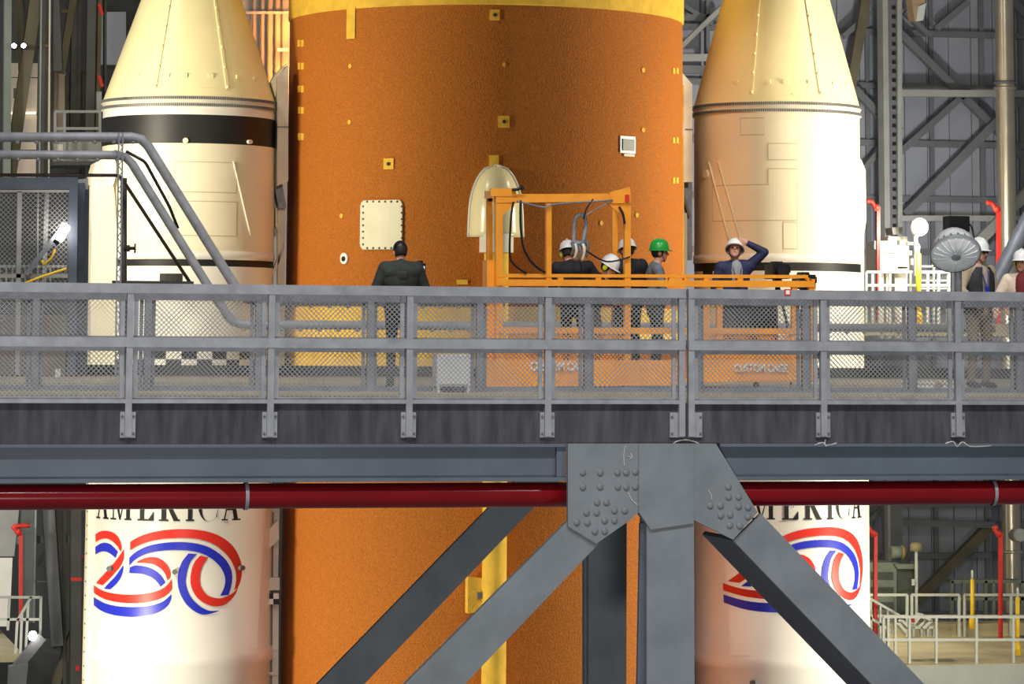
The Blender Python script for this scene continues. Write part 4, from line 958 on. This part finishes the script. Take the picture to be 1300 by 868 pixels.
mb = MB(); bar(mb, (33,348), (74,296), YO-.1, 6, .06); mb.build('arm', galvd, wl)
pp_ = at(79, 295, YO-.2); d_ = (at(84,287,YO-.2)-at(74,303,YO-.2)).normalized()
MB().tube([pp_-d_*.14, pp_-d_*.12, pp_+d_*.12, pp_+d_*.14], [.045, .075, .075, .045], 14).build('glowing_head', lampw, wl)
MB().tube([pp_-d_*.2, pp_-d_*.12], .05, 10).build('socket', blackp, wl)
conduit('yellow_hose', [(25,362),(50,352),(84,341)], 3, YO-.15, yellowp, 'yellow hose lying along the rail of the mesh booth', 'hose', bumps=False)
conduit('yellow_strap', [(53,330),(55,337),(60,332),(66,327),(70,316)], 3, YO-.15, yellowp, 'short curled yellow strap hanging in the mesh booth', 'strap', bumps=False)
# ================================================================== far hall
YW = plane(44); YV = YW-.6
def ws(px, py): return at(px, py, YW)
zlo, zhi = -17, ws(1100, -120).z
wx0, wx1 = ws(560, 400).x, ws(1460, 400).x
wall = struct(MB().box((wx0, YW+.15, zlo), (wx1, YW+.3, zhi)).build('wall_back', wsteel)); tag(wall, 'grey hall wall of vertical metal panels with steel girts behind the boosters', 'wall')
rows = [-20, 43, 111, 183, 253, 320, 395, 470, 560, 640, 705, 780, 870]
zs = [ws(1190, y).z for y in rows]; pwid = 30/ppm(ws(1190, 200)); ncol = int((wx1-wx0)/pwid)
protos = {}
for z1, z0 in zip(zs[:-1], zs[1:]):
    h = round(z1-z0, 3); src = None
    for k in range(ncol):
        x = wx0+k*pwid
        if x < ws(840, 200).x or (k % 1): continue
        if src is None:
            src = MB().box((x+.012, YW+.06, z0+.02), (x+pwid-.012, YW+.15, z1-.02)).build('wall_panel', panelm, wall); sx = x
        else:
            c = link_copy(src, wall, (x-sx, 0, 0))
            c.location.y += random.uniform(-.015, .015)
for y in rows[1:-1]:
    z = ws(1190, y).z; MB().box((ws(840,200).x, YW-.12, z-.09), (wx1, YW+.06, z+.09)).build('girt', wsteel, wall)
for x in (1102, 1183, 1297, 1247):
    X = ws(x, 200).x; MB().box((X-.07, YW-.05, zlo), (X+.07, YW+.06, zhi)).build('stud', wsteel, wall)
trs = thing('wall_bracing', ws(1190, 868), 'grey steel cross bracing and beams standing off the panelled hall wall', 'bracing')
def tb(name, a, b, w, Y=YV, d=.25, m_=wsteel, par=trs): mb = MB(); bar(mb, a, b, Y, w, d); return mb.build(name, m_, par)
tb('beam', (1140,118), (1340,119), 8.5, YV-.5, .3, wsteell)
tb('brace', (1138,36), (1266,164), 9); tb('brace', (1320,100), (1150,272), 11, YV-.3); tb('brace', (1228,117), (1140,196), 8)
tb('brace', (1340,20), (1280,-10), 9); tb('brace', (1285,0), (1312,26), 10, YV-.4); tb('brace', (1230,2), (1190,36), 8); tb('brace', (1180,44), (1150,15), 6)
tb('brace', (1100,0), (1081,112), 12, YV-.2, m_=osteel); tb('brace', (1086,112), (1126,155), 9); tb('brace', (1145,160), (1090,222), 7); tb('brace', (1106,15), (1072,46), 7)
tb('brace', (1340,210), (1225,325), 13, YV-.8, m_=wsteell); tb('beam', (1140,277), (1340,277), 7, YV-.6, .3, wsteell)
tb('beam', (1130,663), (1340,668), 8, YV-.4, .3); tb('brace', (1262,664), (1165,762), 13, YV-.3, m_=osteel); tb('brace', (1125,643), (1095,668), 6)
tb('brace', (1262,160), (1300,200), 8)
# braces in the gap between core and booster
tb('brace', (918,8), (860,64), 6, YV-.3, .2, wsteell); tb('beam', (850,73), (905,73), 9, YV-.3, .2, wsteell); tb('brace', (862,2), (905,30), 6); tb('stud', (899,0), (899,100), 5); tb('beam', (850,22), (920,22), 8); tb('beam', (850,88), (905,88), 10, YV-.1)
col = thing('laced_column', at(1132, 868, YV-1.2), 'light grey laced steel column with punched holes rising beside the booster', 'column')
tb('flange', (1123.5,-30), (1127,310), 7, YV-1.2, .5, wsteell, col); tb('flange', (1142,-30), (1143,310), 6, YV-1.2, .5, wsteell, col); tb('web', (1132,-30), (1134,310), 16, YV-1.0, .1, wsteel, col)
f = None
for k in range(26):
    p = at(1134.5+k*.05, 10+k*11.5, YV-1.02)
    if f is None: f = MB().box((p.x-.05, p.y-.03, p.z-.05), (p.x+.05, p.y+.02, p.z+.05)).build('lacing_hole', darkm, col); p0 = p
    else: link_copy(f, col, p-p0)
tb('flange', (1136,640), (1137,700), 20, YV-1.2, .5, wsteel, col); tb('edge', (1128.5,640), (1129.5,712), 3, YV-1.3, .3, wsteell, col)
dt = thing('steel_duct', at(1283, 868, YV-1.6), 'tall round metal duct with joint collars running up the hall wall', 'duct')
D0 = at(1274, -30, YV-1.6); Rd = 12/ppm(at(1274, 200, YV-1.6)); zb_ = at(1284, 900, YV-1.6).z
MB().lathe([(Rd, zb_), (Rd, D0.z)], 28, (at(1277, 200, YV-1.6).x, YV-1.6, 0)).build('tube', pipem, dt)
for y in (105, 112, 330, 700):
    p = at(1277, y, YV-1.6); MB().lathe([(Rd, -.05), (Rd+.06, -.04), (Rd+.06, .04), (Rd, .05)], 28, (at(1277,200,YV-1.6).x, YV-1.6, p.z)).build('collar', boltm if y == 105 else pipem, dt)
p = at(1295, 679, YV-2.3); MB().tube([p+Vector((0,.2,0)), p+Vector((0,-.05,0))], 8/ppm(p), 18).build('end_cap', railw, dt); MB().tube([at(1283,679,YV-1.6), at(1295,679,YV-2.1)], .2, 14).build('branch', pipem, dt)
# ---- lit floodlight, white units, standpipes, poles, rails by the wall (upper level)
YR = plane(53)
fl = thing('floodlight', at(1166, 340, YR-1), 'glowing round floodlight on a white stand beside the white machine', 'lamp')
p = at(1168, 288, YR-1); MB().ball(p, .20, .12, .20, 24, 14).build('glowing_lens', lampm, fl); MB().lathe([(.21, -.06), (.23, 0), (.23, .05), (.12, .2), (.01, .22)], 24, p+Vector((0,.05,0)), axis=(0,1,0)).build('housing', offw, fl)
tb('stand', (1163,292), (1163,350), 4, YR-.9, .08, railw, fl)
lp = bpy.data.lights.new('floodlight_glow', 'POINT'); lp.energy = 500; lp.color = (1, .97, .82); lp.shadow_soft_size = .3; lo = bpy.data.objects.new('floodlight_glow', lp); COL.objects.link(lo); lo.location = p+Vector((0,-.6,0)); lo.parent = None
mu = thing('white_machine', at(1138, 345, YR), 'bright white machine cabinet with a hopper behind the railing', 'machine')
MB().prism(poly_px([(1116,306),(1154,306),(1154,346),(1116,346)], YR), (0,1,0)).build('cabinet', white, mu); MB().prism(poly_px([(1128,300),(1152,300),(1152,306),(1128,306)], YR), (0,.8,0)).build('top_box', white, mu)
MB().prism(poly_px([(1132,289),(1146,288),(1147,297),(1134,298)], YR), (0,.5,0)).build('hopper', wsteell, mu); MB().prism(poly_px([(1119,321),(1136,321),(1136,322.5),(1119,322.5)], YR-.02), (0,.02,0)).build('door_seam', boltm, mu)
MB().prism(poly_px([(1140,338.5),(1152,338.5),(1152,340.5),(1140,340.5)], YR-.02), (0,.02,0)).build('nameplate', blackp, mu); MB().prism(poly_px([(1139,305),(1142,305),(1142,311),(1139,311)], YR-.02), (0,.02,0)).build('gauge', boltm, mu)
MB().prism(poly_px([(1110,306),(1114,306),(1114,316),(1110,316)], YR), (0,.3,0)).build('side_box', white, mu)
for x0, x1 in ((1118,1122),(1125,1131),(1136,1152)): MB().prism(poly_px([(x0,346),(x1,346),(x1,430),(x0,430)], YR+.2), (0,.2,0)).build('leg', white, mu)
for x0, y0, x1, y1 in ((1152,307,1166,311),(1153,318,1158,324),(1157,328,1163,336)): MB().prism(poly_px([(x0,y0),(x1,y0),(x1,y1),(x0,y1)], YR-.1), (0,.3,0)).build('fitting', offw, mu)
def standpipe(x, y0, y1, Y, label, e):
    t = thing('red_standpipe', at(x, y1, Y), label, 'pipe')
    tb('riser', (x,y0), (x,y1), 4.6, Y, .09, redv, t)
    P = [at(x, y0+2, Y), at(x-4, y0+3, Y), at(x-6, y0-1, Y), at(x-9, y0-6, Y), at(x-16*e, y0-7, Y)]
    MB().tube(spline(P, 4), .055, 8).build('elbow', redv, t); c = at(x-3, y0+1, Y); MB().ball(c, .08, n=10, m=6).build('valve', redv, t)
    return t
standpipe(1115.5, 262, 411, YR-.3, 'red fire standpipe beside the white machine cabinet', 1)
standpipe(1268.5, 264, 411, YR-.3, 'red fire standpipe in front of the tall duct, upper level', 1)
standpipe(1112, 676, 812, YR+.4, 'red fire standpipe beside the booster on the lower level', .7)
standpipe(1271, 676, 813, YR+.4, 'red fire standpipe in front of the tall duct on the lower level', .3)
def pole(x, y0, y1, Y, label, w=5.5):
    t = thing('yellow_bollard_pole', at(x, y1, Y), label, 'pole')
    p = at(x, y1, Y); q = at(x, y0, Y); r = w/2/ppm(p); MB().tube([p, q], r, 12).build('sleeve', yellowp, t)
    MB().tube([q, q+Vector((0,0,.2)), q+Vector((0,0,.24))], [r*.6, r*.6, r*.2], 10).build('tip', railw, t)
    MB().tube([p, p+Vector((0,0,.25)), p+Vector((0,0,.3))], [r*1.7, r*1.5, r], 12).build('base', yellowp, t)
pole(1166, 322, 412, YR-1.2, 'yellow bollard pole in front of the white machine on the upper level', 7)
# upper right rails
def railing(name, label, Y, xs, ytop, ymid, ybot, w=3.2, m_=railw, extra=()):
    t = thing(name, at(sum(xs)/len(xs), ybot, Y), label, 'railing')
    for y in (ytop, ymid): tb('rail', (xs[0],y), (xs[-1],y), w, Y, .06, m_, t)
    for x in xs: tb('post', (x,ytop), (x,ybot), w*.96, Y+.006, .06, m_, t)
    return t
railing('pale_railing', 'pale railing in front of the white machine beside the booster', YR-.8, [1100,1108,1117,1130,1156,1178,1192,1205], 345, 362, 420)
sh = thing('storage_rack', at(1195, 420, YR+.4), 'pale open storage rack behind the yellow pole on the upper level', 'rack')
for y in (338, 346, 356, 366): tb('shelf', (1166,y), (1205,y), 2.5, YR+.4, .4, railw, sh)
for x in (1167, 1186, 1204): tb('upright', (x,330), (x,420), 2.5, YR+.4, .1, railw, sh)
for x in (1172, 1180, 1192, 1198): MB().prism(poly_px([(x-3,350.5),(x+3,350.5),(x+3,355),(x-3,355)], YR+.45), (0,.2,0)).build('tray', boltm, sh)
up = struct(MB().box((at(1085,420,YR-1.5).x, YR-1.5, at(1150,410,YR-1.5).z-.3), (at(1400,420,YR).x, YW, at(1150,410,YR-1.5).z)).build('floor_upper_right', concl)); tag(up, 'raised side platform floor beyond the booster on the lamp side', 'floor')
sf = thing('ceiling_floodlight', at(1164, 27, YV-2), 'white boxy floodlight fixture hanging beside the laced column', 'lamp')
MB().prism(poly_px([(1157,-6),(1175,-6),(1171,23),(1161,27)], YV-2), (0,.5,0)).build('housing', mat('tan_housing', (176, 150, 118), .6, 0, .1, 3), sf); MB().prism(poly_px([(1166,8),(1176,4),(1172,26),(1163,27)], YV-2.05), (0,.05,0)).build('lens', railw, sf)
tb('hanger', (1166,-30), (1166,0), 3, YV-1.9, .06, wsteell, sf)
# ---- lower right level
ZL = -7.0; YL1, YL2 = plane(54), plane(49.5)
lf = struct(MB().box((at(1060,840,YL1).x, YL1-.15, ZL-1.4), (at(1420,840,YL1).x, YW, ZL)).build('floor_lower_right', concl)); tag(lf, 'pale worn floor of the lower side platform beyond the booster', 'floor')
ff = struct(MB().box((at(1060,840,YL1).x, YL1-.22, ZL-1.4), (at(1420,840,YL1).x, YL1-.15, ZL-.02)).build('trim_4', mat('pale_grey_fascia', (176, 182, 178), .7, 0, .12, .8))); tag(ff, 'pale grey fascia of the lower side platform', 'fascia')
kb = struct(MB().box((at(1130,810,YL2).x, YL2+.2, ZL), (at(1420,810,YL2).x, YL2+.9, ZL+.32)).build('trim_3', concl)); tag(kb, 'raised pale kerb behind the lower side platform floor', 'kerb')
railing('lower_railing', 'pale railing along the near edge of the lower side platform', YL1, [1122,1128,1137,1155,1189,1240,1287,1340], 783, 812, 842, 3.2)
for xs, lab in (([1104,1152], 'short pale railing bay beside the booster on the lower level'), ([1158,1218], 'pale railing bay behind the stacked frames on the lower level'), ([1225,1284,1340], 'pale railing bay in front of the tall duct on the lower level')):
    railing('lower_back_railing', lab, YL2, xs, 755, 782, 808, 3.2)
sr = thing('stair_rail', at(1120, 820, YL1+1), 'sloping pale stair handrail beside the booster on the lower level', 'railing')
tb('handrail', (1102,758), (1142,781), 3, YL1+1, .06, railw, sr); tb('mid_rail', (1102,782), (1135,803), 3, YL1+1, .06, railw, sr)
for x in (1106, 1118, 1127): tb('post', (x,760+(x-1102)*.58), (x,812+(x-1102)*.3), 2.6, YL1+1, .06, railw, sr)
pole(1234.5, 735, 798, YL2-.6, 'yellow bollard pole on the lower level behind the railing'); pole(1292, 758, 832, YL1+.5, 'yellow bollard pole on the lower level near the platform edge')
st = thing('stacked_frames', at(1172, 806, YL1+1.5), 'pale metal frames leaning together on the lower floor behind the railing', 'frame')
for a, b in (((1160,793),(1170,780)), ((1170,780),(1183,788)), ((1183,788),(1172,797)), ((1142,792),(1152,804)), ((1146,788),(1156,798))): tb('frame_bar', a, b, 3.5, YL1+1.5, .3, railw, st)
for x in (1160, 1170, 1178, 1186): tb('frame_leg', (x,796), (x,808), 2.5, YL1+1.6, .2, railw, st)
tb('frame_rail', (1158,796.5), (1188,796.5), 2.6, YL1+1.6, .2, railw, st); tb('red_clip', (1160,784), (1160,790), 3, YL1+1.4, .1, redv, st)
gs = thing('machinery_cabinet', at(1138, 808, YL2+1.2), 'grey-green machinery cabinet with a motor on the lower level', 'machine')
gg = mat('grey_green_paint', (118, 128, 118), .6, 0, .2, 2); gd = mat('dark_green_paint', (66, 76, 70), .6, 0, .2, 2)
MB().prism(poly_px([(1102,714),(1140,714),(1140,806),(1102,806)], YL2+1.2), (0,1,0)).build('cabinet', gg, gs); MB().prism(poly_px([(1140,718),(1162,718),(1160,806),(1140,806)], YL2+1.1), (0,1,0)).build('side_cabinet', gd, gs)
MB().prism(poly_px([(1136,716),(1168,716),(1162,722),(1140,722)], YL2+1.0), (0,1,0)).build('top_tray', gg, gs); p = at(1138, 701, YL2+1.4); MB().tube([p-Vector((.18,0,0)), p+Vector((.22,0,0))], .17, 16).build('motor', gg, gs)
MB().tube([p+Vector((.12,0,0)), p+Vector((.2,0,0))], .19, 16).build('motor_band', mat('brass_paint', (150, 130, 70), .5, 0, .1, 4), gs)
for y in (726, 745, 764): MB().prism(poly_px([(1106,y),(1134,y),(1134,y+9),(1106,y+9)], YL2+1.17), (0,.03,0)).build('vent_panel', gd, gs)
ml = thing('mushroom_vent', at(1163.5, 806, YL2+.8), 'beige mushroom-topped vent pole on the lower level', 'vent')
tb('pole', (1163.5,697), (1164,806), 3, YL2+.8, .06, railw, ml); p = at(1163, 694, YL2+.83); MB().lathe([(.02, -.12), (.16, -.1), (.17, .05), (.12, .11), (.001, .12)], 18, p).build('cap', mat('beige_cap', (150, 138, 104), .6, 0, .1, 4), ml); MB().prism(poly_px([(1158,735),(1161.5,735),(1161.5,743),(1158,743)], YL2+.75), (0,.05,0)).build('switch_box', railw, ml)
rk = thing('lower_storage_frame', at(1250, 806, YL2+1.6), 'pale open shelving frame by the wall on the lower level', 'rack')
for y in (738, 760, 782): tb('shelf', (1208,y), (1300,y), 4, YL2+1.6, .5, gg, rk)
for x in (1209, 1224, 1252, 1262, 1298): tb('upright', (x,737), (x,808), 3.5, YL2+1.6, .1, gg, rk)
# ---- left background
YT = plane(47)
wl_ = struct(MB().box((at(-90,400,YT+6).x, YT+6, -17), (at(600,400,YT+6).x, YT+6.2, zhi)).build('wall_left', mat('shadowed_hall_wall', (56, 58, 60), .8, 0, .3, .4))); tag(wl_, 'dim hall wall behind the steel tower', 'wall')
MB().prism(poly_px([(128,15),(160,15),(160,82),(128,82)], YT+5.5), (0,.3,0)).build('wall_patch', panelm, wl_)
tw = thing('steel_tower', at(60, 868, YT), 'dark steel tower of columns and slanted braces beside the booster with the black band', 'tower')
def lt_(a, b, w, m_=dsteel, dz=0, d=.35, name='column'): tb(name, a, b, w, YT+dz, d, m_, tw)
grn = mat('grey_green_column', (122, 132, 122), .6, 0, .12, 1)
lt_((10.5,-30),(9,230), 9, grn, -1); lt_((22,-30),(30,110), 8, osteel, -.3, name='brace'); lt_((30,-10),(40,60), 5, dsteel, .3, name='brace'); lt_((50,-30),(12,232), 15, osteel, -.6, name='brace')
lt_((57,-30),(53,232), 12, dsteel, -.8); lt_((53,-30),(50,232), 1.6, wsteell, -1, .06, 'cable'); lt_((63.5,-30),(62,232), 2, offw, -1, .06, 'cable'); lt_((68,-30),(73,90), 12, wsteel, -.3, name='brace')  # first cable is a pale strip along the dark column's edge
lt_((98,-30),(78,92), 9, osteel, 0, name='brace'); lt_((98,-30),(94,232), 12, dsteel, .1); lt_((117,-30),(113,232), 11, dsteel, -.2); lt_((128,-30),(122,232), 5, osteel, .2)
lt_((104,90),(102,232), 14, dsteel, .6); lt_((50,58),(62,58), 3, osteel, -.9, .1, 'tie'); lt_((72,14),(90,14), 4, osteel, 0, .1, 'tie'); lt_((134,-30),(134,232), 3, dsteel, .3)
tb('ledge', (66,207), (130,207), 5, YT-1.6, 1.8, dsteel, tw)
lt_((126,116),(126,142), 6, wsteell, -.4); lt_((86,95),(86,232), 4, dsteel, .2)
for y in (5, 96): tb('red_clamp', (126,y), (130,y+14), 4, YT-.3, .1, redv, tw)
wp = thing('white_panel_unit', at(40, 196, YT+1), 'tall off-white panelled enclosure behind the steel tower', 'enclosure')
tanw = mat('warm_white_panel', (216, 200, 180), .6, 0, .08, 1)
for x0, x1, y0, y1 in ((14,50,80,98),(14,49,99,142),(14,48,146,190),(13,47,191,230)): MB().prism(poly_px([(x0,y0),(x1,y0),(x1-1,y1),(x0,y1)], YT+1), (0,.5,0)).build('panel', tanw, wp)
MB().prism(poly_px([(63,81),(83,81),(87,190),(62,190)], YT+.9), (0,.5,0)).build('panel', tanw, wp); MB().prism(poly_px([(17,112),(23,112),(23,125),(17,125)], YT+.98), (0,.02,0)).build('small_window', osteel, wp)
MB().prism(poly_px([(14,142),(46,142),(46,145),(14,145)], YT+.9), (0,.1,0)).build('lit_ledge', mat('lit_ledge', (255, 238, 205), .5, 0, 0, emit=1.2), wp)  # its lit look is emission put into the material
for x in (18, 30):
    sp = thing('spot_lamp', at(x, 64, YT-1.2), 'small bright spot lamp next to the grey-green column' if x == 18 else 'small bright spot lamp against the olive slanted brace', 'lamp', 'spot lamps on the steel tower')
    tb('bracket', (x,58), (x+5,60), 2, YT-1.1, .9, dsteel, sp)
    p = at(x, 58, YT-1.2); MB().ball(p, .06, n=14, m=8).build('glowing_bulb', lampw, sp); MB().lathe([(.065, 0), (.075, .06), (.03, .14)], 14, p, axis=(0,1,0)).build('shade', blackp, sp)
railing('tower_railing', 'grey railing between the steel tower and the black-banded booster', YT-1.5, [70,82,127], 141.5, 163, 205, 3.4, wsteell)
tl = thing('tower_machine', at(102, 205, YT-1), 'grey low machine housing behind the upper grey conduit', 'machine'); MB().prism(poly_px([(68,178),(127,178),(127,205),(68,205)], YT-1), (0,.5,0)).build('housing', wsteell, tl); MB().prism(poly_px([(72,183),(80,183),(80,203),(72,203)], YT-1.03), (0,.03,0)).build('door', offw, tl)
# strip of wall with bars between the left booster and the core
bw = thing('barred_gate', at(340, 110, YT+2), 'pale barred shutter lit orange in the gap between the booster and the core', 'shutter')
MB().prism(poly_px([(300,-20),(375,-20),(375,480),(300,480)], YT+2), (0,.1,0)).build('shutter', mat('pale_shutter', (150, 148, 146), .5, 0, .05, 1), bw)
for x in (321, 331.5, 340.5, 350, 358.5): tb('bar', (x,-20), (x-1.5,300), 1.8, YT+1.9, .06, dsteel, bw)
tb('cross_bar', (312,16), (368,16), 3.2, YT+1.85, .06, wsteell, bw); tb('bracket', (352,63), (366,63), 4, YT+1.8, .1, railw, bw)
for px_, py_ in ((352,30),(352,88)):
    l = bpy.data.lights.new('amber_fill', 'POINT'); l.energy = 150; l.color = (1, .30, .04); l.shadow_soft_size = .15; o = bpy.data.objects.new('amber_fill', l); COL.objects.link(o); o.location = at(368, py_+2, YT+1.2)  # added light standing in for orange glow bounced off the core
# lower left
lw = thing('lower_tower', at(70, 868, YT), 'dark slanted steel columns below the platform, beside the lower booster casing', 'tower')
def ll(a, b, w, m_=dsteel, dz=0, d=.35, name='column'): tb(name, a, b, w, YT+dz, d, m_, lw)
ll((37,620),(36,790), 18, mat('green_grey_column', (88, 96, 92), .6, 0, .15, 1), -.8); ll((46,620),(43,790), 2, wsteell, -1, .06, 'cable'); ll((60,620),(73,820), 15, wsteel, -.5, name='brace'); ll((75,620),(80,830), 9, dsteel, -.2)  # the cable here is a pale strip along the column's edge
ll((97,620),(96,900), 13, dsteel, -.6); ll((82,640),(82,900), 4, dsteel, -.3); ll((22,686),(92,684), 9, wsteel, 0, .2, 'beam'); ll((40,725),(60,700), 6, dsteel, .1, .2, 'brace'); ll((60,900),(95,800), 10, osteel, -.2, name='brace'); ll((44,738),(60,738), 1.5, dsteel, -1.1, .05, 'tie')
ll((104,680),(102,800), 4, wsteel, .2); ll((56,818),(78,822), 18, dsteel, -.4, .3, 'beam')
tb('red_clamp', (90,735), (104,735), 4, YT-.9, .1, redv, lw); tb('red_clamp', (99,706), (106,706), 3, YT-.5, .1, redv, lw); tb('red_clamp', (96,848), (101,848), 6, YT-.9, .1, redv, lw)
standpipe(26.5, 674, 790, YT-1.4, 'red fire standpipe beside the stair rail under the platform', -.7)
wb = thing('white_side_panel', at(12, 806, YT+.5), 'pale panels at the lower level behind the red standpipe', 'panel')
MB().prism(poly_px([(-20,640),(25,640),(18,706),(-20,706)], YT+.5), (0,.2,0)).build('grey_panel', wsteell, wb); MB().prism(poly_px([(-20,708),(16,708),(12,795),(-20,795)], YT+.4), (0,.2,0)).build('white_panel', white, wb)
f2 = struct(MB().box((at(-60,830,YL2).x, YL2-.6, ZL-.2), (at(26,830,YL2).x, YT+4, ZL)).build('floor_lower_left', concl)); tag(f2, 'pale lower platform floor beside the slanted steel columns', 'floor')
sl_ = thing('stair_railing', at(30, 822, YL2-.5), 'white lower stair railing with sloping handrail beside the slanted columns', 'railing')
for a, b in (((-20,758),(52,758)), ((-20,786),(52,786)), ((52,757),(51,815)), ((40,757),(22,788)), ((22,788),(19,840)), ((28,776),(26,830)), ((36,764),(33,822)), ((12,758),(10,800))): tb('rail', a, b, 3.2, YL2-.5, .06, railw, sl_)
lg = thing('ledge_beam', at(30, 868, YL2-1.2), 'grey sloping steel ledge beam with a small lit lamp below the stair railing', 'beam')
tb('slope', (20,850), (54,808), 12, YL2-1.2, .3, wsteel, lg); MB().prism(poly_px([(12,846),(36,842),(30,900),(10,900)], YL2-1.3), (0,.4,0)).build('end_block', column, lg)
p = at(41.5, 807, YL2-1.4); MB().ball(p, .10, .06, .12, 14, 8).build('lamp', lampw, lg)
